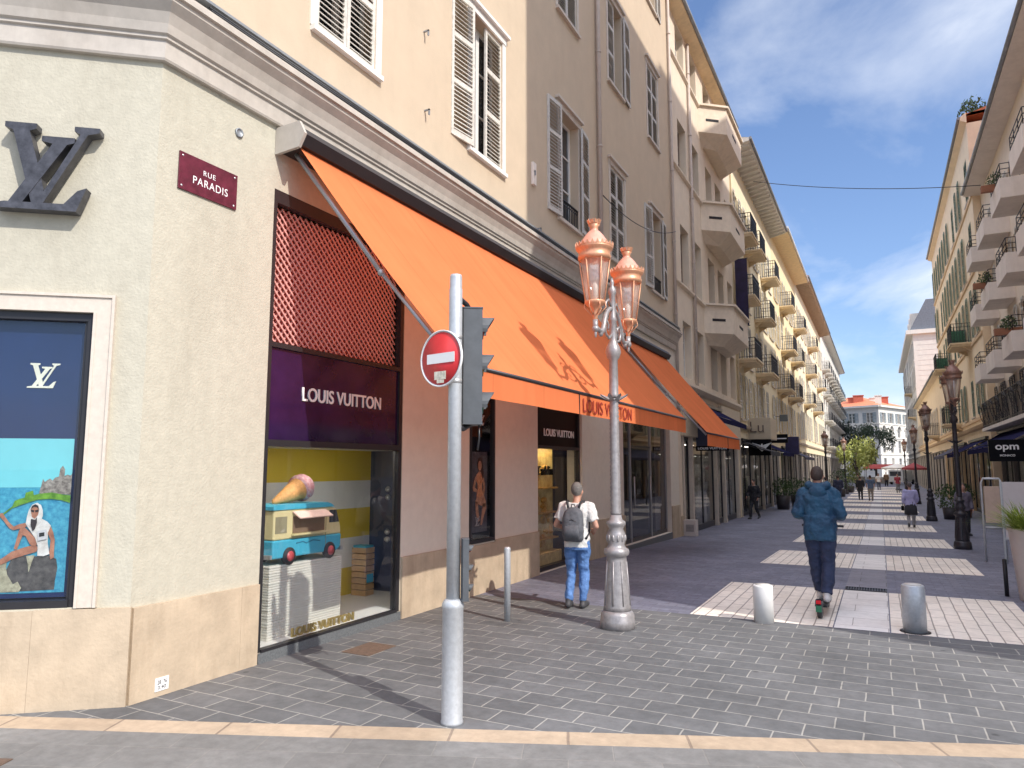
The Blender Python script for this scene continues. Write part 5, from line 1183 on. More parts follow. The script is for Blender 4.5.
build(MB().tube([(0, -.08, -.015), (.01, -.085, -.12), (-.01, -.07, -.22)], .009, 6), "cable", FRAMED, tl)
Mr = frame(-2.944, 4.909, -.54, .84) @ T(0, 0, .93)
signal_head("signal_repeater", "small dark repeater signal low on the steel pole", Mr, .13, .06, .45, 3, .030, "signal")
def bollard(name, label, M, prof, m, group=None, top=None):
    t = thing(name, label, "bollard", M, group)
    build(MB().lathe(prof, 28), "post", m, t)
    if top: build(MB().lathe(top, 28), "cap", mat("bollard_cap", (.58, .56, .52), .5, var=.1), t)
    return t
bollard("steel_bollard", "slim tall steel bollard between the pole and the walking man", T(-4.33, 8.28, 0), [(.042, 0), (.042, .90), (.04, .915), (.03, .925), (0, .928)], STEEL)
bollard("white_bollard", "squat white cylinder bollard left of the scooter", T(-1.41, 9.72, .0), [(.122, 0), (.122, .44), (.117, .455), (.095, .46)], mat("bollard_white", (.74, .73, .71), .5, var=.06, stain=.25), "retractable street bollards", [(.09, .458), (.09, .468), (0, .47)])
gb_ = bollard("grey_bollard", "squat grey steel cylinder bollard right of the scooter", T(.27, 9.95, .004), [(.128, 0), (.128, .50), (.123, .51), (.123, .535), (.115, .545), (.097, .546)], STEEL, "retractable street bollards", [(.094, .545), (.094, .556), (0, .558)])
b = MB().lathe([(.165, 0), (.165, .008), (.13, .009)], 28); build(b, "collar", IRON, gb_)
dg = thing("drain_grate", "dark slotted drain grate across the central gutter", "drain grate", T(-.305, 12.93, .006))
b = MB().box(-.30, .30, -.15, -.13, 0, .012).box(-.30, .30, .13, .15, 0, .012)
for k in range(16): b.box(-.30 + k * .0385, -.285 + k * .0385, -.13, .13, 0, .011)
build(b, "bars", IRON, dg); build(MB().box(-.3, .3, -.15, .15, -.004, -.0015), "pit", DARKIN, dg)
def cover(label, M, w_, d_, m):
    t = thing("manhole_cover", label, "cover", M); build(MB().box(-w_ / 2, w_ / 2, -d_ / 2, d_ / 2, -.003, .003), "plate", m, t)
    b = MB()
    for k in range(6): b.box(-w_ / 2 + .04, w_ / 2 - .04, -d_ / 2 + .04 + k * (d_ - .08) / 6, -d_ / 2 + .06 + k * (d_ - .08) / 6, .003, .0045)
    build(b, "ribs", m, t)
RUST = mat("rusty_iron", (.13, .085, .06), .75, var=.3, scale=20)
cover("small brown cover plate in the paving below the first shop window", T(-5.0, 6.35, .003) @ RZ(R(90)), .48, .36, RUST)
cover("large rusty cover plate in the road at the lower left", KP.to_4d() and T(-5.55, 2.55, .003) @ RZ(math.atan2(.3883, .9215)), .8, .5, RUST)

# ------------------------------------------------------------------ planters and terrace things on the right
def leaves_plant(rng, n, r, h_, L, wd, m, droop=.5):
    b = MB()
    for i in range(n):
        a = rng.uniform(0, 6.283); rr = r * math.sqrt(rng.random()) * .5; l = L * rng.uniform(.6, 1.1); tilt = rng.uniform(.1, 1.15)
        bx_, by_ = rr * math.cos(a), rr * math.sin(a); pts = []
        for k in range(5):
            t_ = k / 4; ho = l * t_ * math.sin(tilt) * (1 + .3 * t_); up = l * t_ * math.cos(tilt) - droop * l * t_ * t_ * .5
            pts.append(Vector((bx_ + ho * math.cos(a), by_ + ho * math.sin(a), up)))
        sd = Vector((-math.sin(a), math.cos(a), 0)); vs = []
        for k, p in enumerate(pts): wv = wd * (1 - (k / 4) ** 2) + .001; vs += [p - sd * wv, p + sd * wv]
        b.add(vs, [(2 * k, 2 * k + 1, 2 * k + 3, 2 * k + 2) for k in range(4)], True)
    return b
GRASSM = mat("planter_grass", (.16, .26, .03), .6, var=.4, scale=9, col2=(.34, .42, .06))
pt = thing("tall_planter", "tall tapered pale planter full of grassy leaves at the right edge", "planter", T(1.98, 13.0, gz(13)))
build(MB().lathe([(.24, 0), (.25, .02), (.33, 1.0), (.345, 1.02), (.345, 1.05), (.31, 1.05), (.30, .98), (.0, .97)], 32), "pot", mat("pale_planter", (.52, .47, .44), .45, var=.06), pt)
build(leaves_plant(random.Random(4), 420, .5, .3, .62, .011, GRASSM), "grass", GRASSM, pt, W[pt] @ T(0, 0, .97))
solo(MB().lathe([(.03, 0), (.03, .55), (.0, .56)], 10), "thin_post", IRON, "thin dark post beside the tall pale planter", "post", T(1.62, 13.35, gz(13.3)))
sc_ = thing("terrace_screen", "pale terrace screen panel behind the tall planter", "screen", T(3.2, 19.0, gz(19)))
build(MB().box(-.85, .9, -.02, .02, .55, 1.75), "panel", mat("screen_white", (.60, .56, .55), .4, var=.05), sc_); build(MB().box(-.88, -.85, -.03, .03, 0, 1.8).box(.9, .93, -.03, .03, 0, 1.8).box(-.85, .9, -.03, .03, .5, .549), "frame", ALU, sc_)
bf = thing("barrier_sign", "steel frame stand with a beige rounded panel by the screen", "barrier", T(2.17, 19.0, gz(19)))
b = MB().tube([(-.19, 0, 0), (-.19, 0, 1.72), (-.15, 0, 1.82), (.15, 0, 1.82), (.19, 0, 1.72), (.19, 0, 0)], .024, 8).tube([(-.19, 0, .75), (.19, 0, .75)], .018, 6)
build(b, "frame", STEEL, bf); build(MB().bbox(-.15, .15, -.01, .01, .85, 1.65, .008), "panel", mat("beige_panel", (.50, .38, .30), .6), bf)
BUSH = mat("bush_leaf", (.05, .09, .03), .65, var=.5, scale=8, col2=(.10, .17, .05))
def bush(rng, rx, ry, rz, n, sz):
    b = MB()
    for i in range(n):
        v = Vector((rng.gauss(0, 1), rng.gauss(0, 1), rng.gauss(0, 1))).normalized() * (rng.random() ** .33) * (1 + .18 * rng.random()); c = Vector((v.x * rx, v.y * ry, v.z * rz))
        Mx = T(*c) @ Euler((rng.uniform(0, 6), rng.uniform(0, 6), rng.uniform(0, 6))).to_matrix().to_4x4(); s = sz * rng.uniform(.6, 1.3)
        b.add([Mx @ Vector(p) for p in ((-s, 0, 0), (0, -s * .45, .1 * s), (s, 0, 0), (0, s * .45, .1 * s))], [(0, 1, 2, 3)])
    return b
def potted(label, x, y, r, hp, rx, rz, sd, pm, group=None):
    t = thing("potted_shrub", label, "potted plant", T(x, y, gz(y)), group)
    build(MB().lathe([(r * .8, 0), (r, hp), (r * .9, hp), (r * .85, hp - .05), (0, hp - .06)], 18), "pot", pm, t)
    build(bush(random.Random(sd), rx, rx, rz, 420, .07), "foliage", BUSH, t, W[t] @ T(0, 0, hp + rz * .8))
POTD = mat("dark_pot", (.04, .035, .04), .5, var=.2)
potted("dark potted shrub before the left shops, nearer of the pair", -4.75, 41.2, .38, .75, .55, .5, 1, POTD); potted("wide dark potted shrub just behind its twin on the left", -4.3, 44.5, .42, .7, .8, .55, 2, POTD)
potted("potted shrub at the foot of the second right hand lamp", 2.6, 36.4, .3, .5, .5, .55, 3, POTD); potted("russet potted shrub by the right shop wall", 3.3, 38.2, .3, .6, .45, .5, 4, mat("clay_pot", (.35, .14, .08), .7))
potted("far potted shrub left of the walking couple", -2.9, 63, .4, .6, .9, .9, 6, POTD); potted("far potted shrub beside the left lamp", -2.6, 74, .4, .6, 1.1, 1.0, 7, POTD)

# ------------------------------------------------------------------ trees, far vehicles and stalls at the end of the street
def tree(label, x, y, h_, rx, rz, sd, lm, n=2600, sz=.2, droop=0.0):
    t = thing("tree", label, "tree", T(x, y, -.4)); rng = random.Random(sd); tr = MB()
    tr.tube([(0, 0, 0), (.05, .05, h_ * .25), (-.05, .1, h_ * .45), (.05, 0, h_ * .7)], [.2, .16, .12, .05], 8); ends = []
    for k in range(9):
        a = rng.uniform(0, 6.28); e_ = Vector((rx * .7 * math.cos(a), rx * .7 * math.sin(a), h_ - rz + rz * rng.uniform(-.5, .8))); st = Vector((0, .05, h_ * rng.uniform(.3, .55)))
        tr.tube([st, (st + e_) / 2 + Vector((0, 0, .25)), e_], [.07, .045, .02], 6); ends.append(e_)
    build(tr, "trunk", mat("bark", (.09, .07, .055), .9, var=.3, scale=12), t); b = MB(); per = n // len(ends)
    for e_ in ends:
        cr = rng.uniform(.35, .6)
        for i in range(per):
            v = Vector((rng.gauss(0, 1), rng.gauss(0, 1), rng.gauss(0, .8))).normalized() * rng.random() ** .4
            c = e_ + Vector((v.x * rx * cr, v.y * rx * cr, v.z * rz * cr - droop * rng.random()))
            Mx = T(*c) @ Euler((rng.uniform(0, 6), rng.uniform(0, 6), rng.uniform(0, 6))).to_matrix().to_4x4(); s = sz * rng.uniform(.6, 1.3)
            b.add([Mx @ Vector(p) for p in ((-s, 0, 0), (0, -s * .4, .1 * s), (s, 0, 0), (0, s * .4, .1 * s))], [(0, 1, 2, 3)])
    build(b, "crown", lm, t); return t
tree("pale yellow green drooping tree at the end of the street", -2.35, 90, 5.6, 1.9, 2.2, 3, mat("pale_leaf", (.30, .36, .08), .6, var=.4, scale=3, col2=(.52, .56, .18)), droop=1.2)
tree("dark green tree behind the pale drooping one", -.6, 128, 9.0, 2.8, 3.0, 5, mat("dark_leaf", (.04, .075, .04), .65, var=.4, scale=3, col2=(.08, .13, .07)))
tree("dark leafy tree behind at the left building's edge", -5.3, 128, 9.6, 2.4, 2.8, 8, mat("deep_leaf", (.035, .06, .045), .65, var=.4, scale=3, col2=(.07, .10, .07)))
def stall(label, x, y, w_, m):
    t = thing("market_stall", label, "stall", T(x, y, -.4))
    b = MB()
    for sx in (-1, 1):
        for sy in (-.8, .8): b.tube([(sx * w_ / 2, sy, 0), (sx * w_ / 2, sy, 2.2)], .04, 6)
    build(b, "posts", ALU, t); build(MB().prism([(-1.1, 2.15), (0, 2.75), (1.1, 2.15), (1.1, 2.05), (-1.1, 2.05)], -w_ / 2 - .3, w_ / 2 + .3, 'x'), "roof", m, t)
    build(MB().box(-w_ / 2, w_ / 2, -.6, .6, 0, .9), "counter", mat("stall_counter", (.4, .36, .3), .7, var=.3), t)
stall("red roofed market stall at the end of the street", -.2, 116, 3.2, mat("stall_red", (.50, .06, .05), .7)); stall("white roofed market stall left of the red one", -3.6, 122, 3.0, WHITEP)
def parasol(label, x, y, m, r=1.5):
    t = thing("parasol", label, "parasol", T(x, y, gz(y))); build(MB().tube([(0, 0, 0), (0, 0, 2.5)], .03, 8), "pole", ALU, t)
    build(MB().lathe([(r, 2.1), (r, 2.28), (.06, 2.7), (.0, 2.72)], 8, smooth=False), "canopy", m, t); build(MB().lathe([(.3, 0), (.3, .08), (.05, .1)], 16), "base", IRON, t)
parasol("white cafe parasol on the right, far down the street", 1.6, 84, WHITEP); parasol("dark red cafe parasol on the right, beyond the third lamp", 2.6, 70, mat("parasol_red", (.30, .05, .06), .8), .95)
va_ = thing("parked_van", "white van parked beyond the street's far end", "van", T(2.6, 112, -.4))
build(MB().prism([(-2.3, .35), (2.2, .35), (2.3, .9), (1.7, 1.1), (1.1, 1.9), (-2.3, 1.95)], -.9, .9, 'y').xf(RZ(R(70))), "body", WHITEP, va_)
b = MB()
for xx in (-1.4, 1.4):
    for yy in (-.88, .88): b.lathe([(.0, -.1), (.33, -.1), (.33, .1), (0, .1)], 14, RZ(R(70)) @ T(xx, yy, .33) @ Matrix.Rotation(R(90), 4, 'X'))
build(b, "wheels", IRON, va_); build(MB().box(-2.32, -2.305, -.7, .7, 1.15, 1.75).xf(RZ(R(70))), "rear_window", WGLASS, va_)
# overhead cables
def cable(label, p, q, sag, r=.012):
    b = MB(); p, q = Vector(p), Vector(q); b.tube([p.lerp(q, t_ / 16) - Vector((0, 0, sag * 4 * (t_ / 16) * (1 - t_ / 16))) for t_ in range(17)], r, 6); solo(b, "overhead_cable", IRON, label, "cable", I())
cable("thin cable crossing high over the street between the two sides", (-4.9, 36.0, 16.2), (4.2, 33, 13.2), .25, .016)
cable("slack cable along the boutique's upper wall", (-5.5, 15.4, 8.35), (-5.5, 22.3, 9.55), .35)

# ------------------------------------------------------------------ people
def fuse(o, vox, it=6, fac=.5, folds=0):
    """weld the overlapping volumes of one body or garment into a single skin"""
    m = o.modifiers.new("weld", 'REMESH'); m.mode = 'VOXEL'; m.voxel_size = vox; m.use_smooth_shade = True
    s = o.modifiers.new("soften", 'SMOOTH'); s.factor = fac; s.iterations = it
    if folds:
        tx = bpy.data.textures.get("folds") or bpy.data.textures.new("folds", 'CLOUDS'); tx.noise_scale = .11; tx.noise_depth = 2
        d = o.modifiers.new("folds", 'DISPLACE'); d.texture = tx; d.strength = folds; d.mid_level = .5; d.texture_coords = 'LOCAL'
def V(*a): return Vector(a)
def limb(b, pts, rad, n=12): b.tube(pts, rad, n, round_=True)
def hand(b, wr, dr, up, s, side=1, curl=.6):
    """palm and five bent fingers starting at the wrist, along dr; up = back of the hand"""
    dr = Vector(dr).normalized(); up = Vector(up); up = (up - dr * up.dot(dr)).normalized(); sd = dr.cross(up) * side
    wr = Vector(wr)
    for k in (-1.1, -.35, .35, 1.1): limb(b, [wr + sd * k * .012 * s, wr + dr * .085 * s + sd * k * .021 * s], [.017 * s, .0135 * s], 8)
    for k, L in ((-1.5, .062), (-.5, .075), (.5, .080), (1.5, .070)):
        p0 = wr + dr * .085 * s + sd * k * .0195 * s; p1 = p0 + (dr - up * curl * .5) .normalized() * L * .5 * s; p2 = p1 + (dr * .6 - up * curl * 1.4).normalized() * L * .5 * s
        limb(b, [p0, p1, p2], [.0105 * s, .0095 * s, .008 * s], 8)
    p0 = wr + dr * .03 * s + sd * .026 * s; p1 = p0 + (dr * .7 + sd * .7 - up * .3).normalized() * .04 * s; p2 = p1 + (dr - up * .5 + sd * .1).normalized() * .03 * s
    limb(b, [p0, p1, p2], [.013 * s, .0115 * s, .009 * s], 8)
def person(label, M, H, pose, top, legs, shoes, hair, skin=SKIN, vox=.012, bulk=1.0, sleeve='short', skirt=None, coat=False, hood=False, hairlong=False, shorts=False, group=None, hat=None):
    P = thing("person", label, "person", M, group); s = H / 1.75
    def S(p): return Vector(p) * s
    J = dict(pel=(0, 0, .95), chest=(0, .01, 1.30), neck=(0, .0, 1.47), head=(0, .025, 1.625))
    J.update(pose); J = {k: S(v) for k, v in J.items()}
    lean = J['neck'] - S((0, 0, 1.47)); 
    b = MB()
    # torso rings follow the pelvis, chest and neck
    def torso(b, g, z0=.86, z1=1.47, hipw=.165, shw=.185):
        rg = []
        for z, rx, ry in ((.86, .15, .105), (.95, .168, .115), (1.04, .150, .105), (1.12, .142, .10), (1.22, .160, .112), (1.32, .178, .115), (1.40, .180, .10), (1.45, .12, .075), (1.49, .062, .06)):
            if z < z0 or z > z1: continue
            t_ = max(0, (z - .95) / .52); off = lean * t_
            rg.append((off.x + J['pel'].x, off.y + J['pel'].y, z * s + off.z * t_ * 0, (rx * bulk + g) * s, (ry * bulk + g) * s))
        b.rings(rg, 20)
    torso(b, 0)
    hd = J['head']
    b.ball(hd + S((0, -.008, .018)), (.075 * s, .095 * s, .108 * s), 18, 12); b.ball(hd + S((0, .03, -.05)), (.058 * s, .062 * s, .075 * s), 14, 9)
    limb(b, [J['neck'] + S((0, -.005, -.04)), hd + S((0, -.01, -.06))], [.058 * s, .052 * s])
    limb(b, [hd + S((0, .092, .015)), hd + S((0, .112, -.022))], [.011 * s, .015 * s], 8)          # nose
    for q in (-1, 1):
        b.ball(hd + S((q * .079, -.005, -.005)), (.012 * s, .024 * s, .034 * s), 8, 6)               # ears
    for q, sh, el, wr, hp, kn, an, to in ((-1, 'shL', 'elL', 'wrL', 'hpL', 'knL', 'anL', 'toL'), (1, 'shR', 'elR', 'wrR', 'hpR', 'knR', 'anR', 'toR')):
        limb(b, [J[sh], (J[sh] + J[el]) / 2, J[el]], [.052 * s * bulk, .046 * s, .038 * s]); limb(b, [J[el], J[el].lerp(J[wr], .35), J[wr]], [.038 * s, .037 * s, .026 * s])
        d = (J[wr] - J[el]).normalized(); hand(b, J[wr], d + V(0, .1, 0), V(q * .6, -.2, .5) if abs(d.z) < .8 else V(q, 0, 0), s, -q)
        limb(b, [J[hp], J[hp].lerp(J[kn], .5), J[kn]], [.085 * s * bulk, .072 * s, .052 * s]); limb(b, [J[kn], J[kn].lerp(J[an], .35), J[an]], [.05 * s, .052 * s, .034 * s])
        limb(b, [J[an] + S((0, -.03, -.04)), J[to]], [.034 * s, .028 * s])
    o = build(b, "body", skin, P); fuse(o, vox)
    # face details, only small
    fb_ = MB()
    for q in (-1, 1): fb_.ball(hd + S((q * .032, .083, .012)), (.012 * s, .008 * s, .008 * s), 8, 5)
    build(fb_, "eyes", LETTERW, P)
    build(MB().ball(hd + S((0, .088, -.055)), (.022 * s, .006 * s, .006 * s), 8, 5), "mouth", mat("lips", (.35, .12, .10), .5), P)
    # hair: cap over the back and top of the skull
    hb = MB(); hb.ball(hd + S((0, -.018, .032)), (.084 * s, .096 * s, .108 * s), 18, 12); hb.ball(hd + S((0, -.048, -.008)), (.068 * s, .052 * s, .060 * s), 14, 9)
    if hairlong: limb(hb, [hd + S((0, -.07, 0)), hd + S((0, -.10, -.20))], [.07 * s, .055 * s])
    fuse(build(hb, "hair", hair, P), vox * .8, 3, folds=.02)
    # top
    b = MB(); g = .018 if not coat else .032
    torso(b, g, .86 if not coat else .86, 1.46)
    for sh, el, wr in (('shL', 'elL', 'wrL'), ('shR', 'elR', 'wrR')):
        ctr_ = J['neck'] + S((0, 0, -.09)); limb(b, [ctr_, J[sh]], [(.07 + g * .6) * s, (.066 + g * .6) * s])
        if sleeve == 'short':
            e_ = J[sh].lerp(J[el], .72); b.tube([J[sh] - (J[el] - J[sh]).normalized() * .02, J[sh].lerp(J[el], .4), e_], [(.062 + g) * s, (.060 + g) * s, (.058 + g) * s], 14)
        else:
            k = .004 if coat else 0
            limb(b, [J[sh], J[sh].lerp(J[el], .5), J[el]], [(.058 + g + k) * s, (.056 + g + k) * s, (.05 + g + k) * s]); b.tube([J[el], J[el].lerp(J[wr], .5), J[el].lerp(J[wr], .94)], [(.05 + g + k) * s, (.047 + g + k * .8) * s, (.032 + g + k * .5) * s], 14)
    if coat: b.rings([(J['pel'].x, J['pel'].y, .78 * s, .195 * s, .15 * s), (J['pel'].x, J['pel'].y, .92 * s, .215 * s, .16 * s), (J['pel'].x + lean.x * .4, J['pel'].y + lean.y * .4, 1.1 * s, .205 * s, .155 * s)], 20)
    else: b.rings([(J['pel'].x, J['pel'].y, .83 * s, .178 * s * bulk, .13 * s * bulk), (J['pel'].x, J['pel'].y, .98 * s, .18 * s * bulk, .13 * s * bulk)], 20)
    fuse(build(b, "jacket" if coat else "shirt", top, P), vox, 5, folds=.05)
    if hood:
        hb = MB(); c_ = J['neck'] + S((0, -.085, .01)); 
        for k in range(9):
            a = math.pi * (-.15 + 1.3 * k / 8); hb.ball(c_ + S((.12 * math.cos(a), -.0 - .05 * math.sin(a) + .05, .035 - .045 * math.sin(a) * .3)), (.05 * s, .055 * s, .05 * s), 10, 7)
        hb.ball(c_ + S((0, -.03, -.055)), (.115 * s, .055 * s, .085 * s), 12, 8); fuse(build(hb, "hood", top, P), vox, 6)
    # legs
    b = MB(); wl = .014 if not coat else .028
    b.rings([(J['pel'].x, J['pel'].y, .80 * s, (.165 * bulk + .008) * s, (.115 * bulk + .012) * s), (J['pel'].x, J['pel'].y, .93 * s, (.172 * bulk + .008) * s, (.12 * bulk + .008) * s), (J['pel'].x, J['pel'].y, 1.03 * s, (.152 * bulk + .006) * s, (.107 * bulk + .006) * s)], 20)
    for hp, kn, an in (('hpL', 'knL', 'anL'), ('hpR', 'knR', 'anR')):
        e_ = J[an] if not shorts else J[kn]
        if shorts: b.tube([J[hp], J[hp].lerp(J[kn], .5), J[hp].lerp(J[kn], .92)], [(.09 * bulk + wl) * s, (.08 + wl) * s, (.07 + wl) * s], 14)
        else:
            limb(b, [J[hp], J[hp].lerp(J[kn], .5), J[kn]], [(.088 * bulk + wl) * s, (.075 + wl) * s, (.056 + wl) * s]); lo = J[kn].lerp(J[an], .97)
            b.tube([J[kn] - (J[an] - J[kn]).normalized() * .02, J[kn].lerp(J[an], .35), J[kn].lerp(J[an], .7), lo], [(.055 + wl) * s, (.056 + wl) * s, (.046 + wl) * s, (.042 + wl) * s], 14)
            for kk in (.72, .80, .88): b.lathe([(.040 * s, 0), ((.052 + wl) * s, .008 * s), (.040 * s, .016 * s)], 12, T(*J[kn].lerp(J[an], kk)))
    fuse(build(b, "trousers" if not shorts else "shorts", legs, P), vox, 3, folds=.045)
    if skirt:
        b = MB().rings([(J['pel'].x, J['pel'].y, .50 * s, .23 * s, .18 * s), (J['pel'].x, J['pel'].y, .75 * s, .215 * s, .165 * s), (J['pel'].x, J['pel'].y, 1.0 * s, .175 * s, .13 * s)], 20); build(b, "skirt", skirt, P)
    for an, to in (('anL', 'toL'), ('anR', 'toR')):
        b = MB(); d = (J[to] - J[an]); limb(b, [J[an] + S((0, -.035, -.045)), J[an].lerp(J[to], .55) + S((0, 0, -.012)), J[to] + S((0, .01, 0))], [.046 * s, .046 * s, .036 * s]); limb(b, [J[an] + S((0, 0, .02)), J[an] + S((0, -.01, -.03))], [.046 * s, .046 * s])
        fuse(build(b, "shoe", shoes, P), vox * .9, 3)
    return P
WALK = dict(shL=(-.185, 0, 1.40), shR=(.185, 0, 1.40), elL=(-.24, -.10, 1.13), elR=(.24, .04, 1.12), wrL=(-.22, .05, .92), wrR=(.22, .22, .97),
            hpL=(-.09, 0, .90), hpR=(.09, 0, .90), knL=(-.095, .02, .49), knR=(.09, .14, .50), anL=(-.095, -.24, .145), anR=(.09, .19, .09), toL=(-.10, -.12, .05), toR=(.10, .36, .045))
BENT = dict(WALK, elL=(-.295, -.05, 1.14), elR=(.295, -.03, 1.13), wrL=(-.20, .17, 1.07), wrR=(.21, .18, 1.06), anL=(-.10, -.10, .10), knL=(-.10, .06, .49), toL=(-.11, .05, .04), knR=(.085, .06, .49), anR=(.085, -.02, .09), toR=(.10, .14, .04), head=(0, .05, 1.61))
STAND = dict(WALK, elL=(-.24, -.02, 1.12), elR=(.24, -.02, 1.12), wrL=(-.23, .08, .88), wrR=(.23, .08, .88), knL=(-.10, .02, .49), knR=(.10, .02, .49), anL=(-.11, -.02, .09), anR=(.11, -.02, .09), toL=(-.13, .13, .04), toR=(.13, .13, .04))
RIDE = dict(STAND, shL=(-.175, .03, 1.40), shR=(.175, .03, 1.40), elL=(-.265, .0, 1.14), elR=(.265, .0, 1.14), wrL=(-.22, .25, 1.10), wrR=(.22, .25, 1.10), hpL=(-.085, 0, .90), hpR=(.085, 0, .90),
            knL=(-.085, .10, .49), knR=(.085, .03, .49), anL=(-.045, .10, .09), anR=(.06, -.12, .09), toL=(-.06, .25, .04), toR=(.075, .03, .04), neck=(0, .03, 1.47), head=(-.005, .055, 1.63))
DENIM = mat("blue_denim", (.06, .16, .42), .8, var=.3, scale=9, col2=(.14, .28, .58), bump=1, bscale=7, bdist=.05); WTEE = mat("white_tshirt", (.66, .65, .63), .85, var=.06, scale=6, bump=1, bscale=6, bdist=.045)
SHOE_D = mat("dark_shoe", (.05, .05, .055), .6); SHOE_W = mat("pale_shoe", (.55, .52, .50), .6); TEAL = mat("teal_jacket", (.012, .045, .11), .65, var=.35, scale=4, col2=(.014, .085, .16), bump=1, bscale=7, bdist=.05); NAVT = mat("navy_trousers", (.022, .032, .075), .8, var=.3, scale=7, bump=1, bscale=7, bdist=.05)
man = person("man with grey hair in a white shirt and blue jeans walking away past the shop", T(-3.86, 9.5, 0) @ RZ(R(6)), 1.74, BENT, WTEE, DENIM, SHOE_D, HAIRG, vox=.011, sleeve='short')
bp = thing("backpack", "grey backpack worn by the man in the white shirt", "backpack", W[man] @ T(0, -.17, 1.06))
b = MB(); b.rings([(0, 0, -.14, .125, .05), (0, -.01, -.10, .15, .085), (0, -.02, .02, .158, .10), (0, -.01, .18, .15, .085), (0, .0, .27, .125, .065), (0, .01, .33, .07, .04)], 24)
BPM = mat("grey_canvas_pack", (.10, .105, .12), .75, var=.25, scale=30)
k_ = build(b, "pack_body", BPM, bp); fuse(k_, .010, 6, folds=.02)
b = MB().rings([(0, -.085, -.10, .105, .03), (0, -.10, .0, .11, .035), (0, -.085, .09, .10, .025)], 20); build(b, "front_pocket", BPM, bp)
b = MB()
for q in (-1, 1): b.tube([(q * .07, .01, .30), (q * .10, .04, .405), (q * .115, .13, .41), (q * .13, .27, .32), (q * .15, .29, .15), (q * .165, .22, -.02), (q * .16, .08, -.10)], .018, 6)
b.tube([(-.03, .0, .33), (-.02, -.01, .37), (.02, -.01, .37), (.03, 0, .33)], .008, 6)
build(b, "straps", mat("black_strap", (.03, .03, .035), .7), bp)
b = MB().tube([(-.09, -.085, .12), (.0, -.105, .17), (.09, -.085, .12)], .005, 5); build(b, "zip", FRAMED, bp)
RM = T(-.78, 10.6, 0) @ RZ(R(-2))
rider = person("man in a teal hooded jacket and navy trousers riding a scooter away", RM @ T(0, .1, .165), 1.78, RIDE, TEAL, NAVT, SHOE_W, HAIRB, vox=.012, sleeve='long', coat=True, hood=True)
scm = thing("electric_scooter", "black electric scooter with red tail light under the rider", "scooter", RM)
BLKM = mat("scooter_black", (.02, .02, .024), .4)
b = MB().bbox(-.075, .075, -.18, .42, .115, .15, .012); b.prism([(-.40, .20), (-.18, .135), (-.18, .155), (-.40, .25)], -.04, .04, 'x') ; build(b, "deck", BLKM, scm)
build(MB().tube([(0, .42, .14), (0, .52, .22), (0, .47, 1.12)], [.03, .028, .022], 10), "steering_column", BLKM, scm)
build(MB().tube([(-.27, .44, 1.13), (-.1, .47, 1.13), (.1, .47, 1.13), (.27, .44, 1.13)], .016, 8), "handlebar", BLKM, scm)
for yy in (-.33, .54):
    Mw = T(0, yy, .105) @ Matrix.Rotation(R(90), 4, 'Y'); wh = build(MB().lathe([(.06, -.03), (.09, -.03), (.105, -.015), (.105, .015), (.09, .03), (.06, .03)], 22, Mw), "wheel", BLKM, scm); build(MB().lathe([(0, -.02), (.06, -.02), (.06, .02), (0, .02)], 16, Mw), "rim", ALU, wh)
build(MB().bbox(-.03, .03, -.46, -.43, .20, .245, .006), "tail_light", mat("red_lens", (.60, .01, .02), .25), scm); build(MB().box(-.035, .035, -.455, -.445, .10, .18), "number_plate", mat("green_plate", (.02, .14, .07), .5), scm); build(MB().prism([(-.455, .17), (-.40, .235), (-.25, .235), (-.25, .225), (-.39, .222), (-.44, .165)], -.045, .045, 'x'), "mudguard", BLKM, scm)
def far(label, x, y, rz, H, pose, top, legs, shoes, hair, **k): return person(label, T(x, y, gz(y) + .0) @ RZ(R(rz)), H, pose, top, legs, shoes, hair, vox=k.pop('vox', .02), **k)
cl = lambda n, c: mat(n, c, .8, var=.15, scale=8)
lady = far("woman in a lilac blouse, dark skirt and pale leggings walking away", .93, 30.4, 0, 1.66, WALK, cl("lilac_blouse", (.46, .44, .70)), cl("grey_leggings", (.32, .31, .33)), SHOE_D, cl("ash_hair", (.13, .11, .10)), sleeve='long', bulk=1.12, skirt=cl("black_skirt", (.03, .03, .04)), vox=.016)
hb = thing("handbag", "small dark handbag held by the woman in the lilac blouse", "handbag", W[lady] @ T(-.26, .06, .62)); build(MB().bbox(-.05, .05, -.12, .12, 0, .17, .02), "bag", BLACK, hb); build(MB().tube([(0, -.08, .17), (0, -.05, .27), (0, .05, .27), (0, .08, .17)], .008, 6), "handle", BLACK, hb)
far("person in a dark coat half hidden behind the nearest right hand lamp", 2.35, 27.5, 200, 1.68, STAND, cl("grey_violet_top", (.16, .14, .18)), cl("black_trousers", (.025, .025, .03)), SHOE_D, HAIRB, sleeve='long')
far("person in black clothes stepping out of the left hand shop doorway", -4.9, 32.3, 160, 1.72, WALK, cl("black_top", (.02, .02, .025)), cl("black_trousers", (.025, .025, .03)), SHOE_D, HAIRB, sleeve='long')
far("walker in black, left one of the couple down the street", -1.32, 56.5, 0, 1.70, WALK, cl("black_top", (.02, .02, .025)), cl("black_trousers", (.025, .025, .03)), SHOE_D, HAIRB, sleeve='long')
far("walker in a blue grey top, right one of the couple down the street", -.66, 55.5, 0, 1.76, WALK, cl("blue_grey_top", (.10, .14, .22)), cl("beige_trousers", (.25, .21, .18)), SHOE_D, HAIRB, sleeve='short')
far("walker in a dark navy jacket just right of the scooter rider's shoulder", -2.45, 50.5, 0, 1.76, WALK, cl("dark_navy", (.03, .035, .07)), cl("navy_jeans", (.05, .06, .12)), SHOE_D, HAIRB, sleeve='long', coat=True)
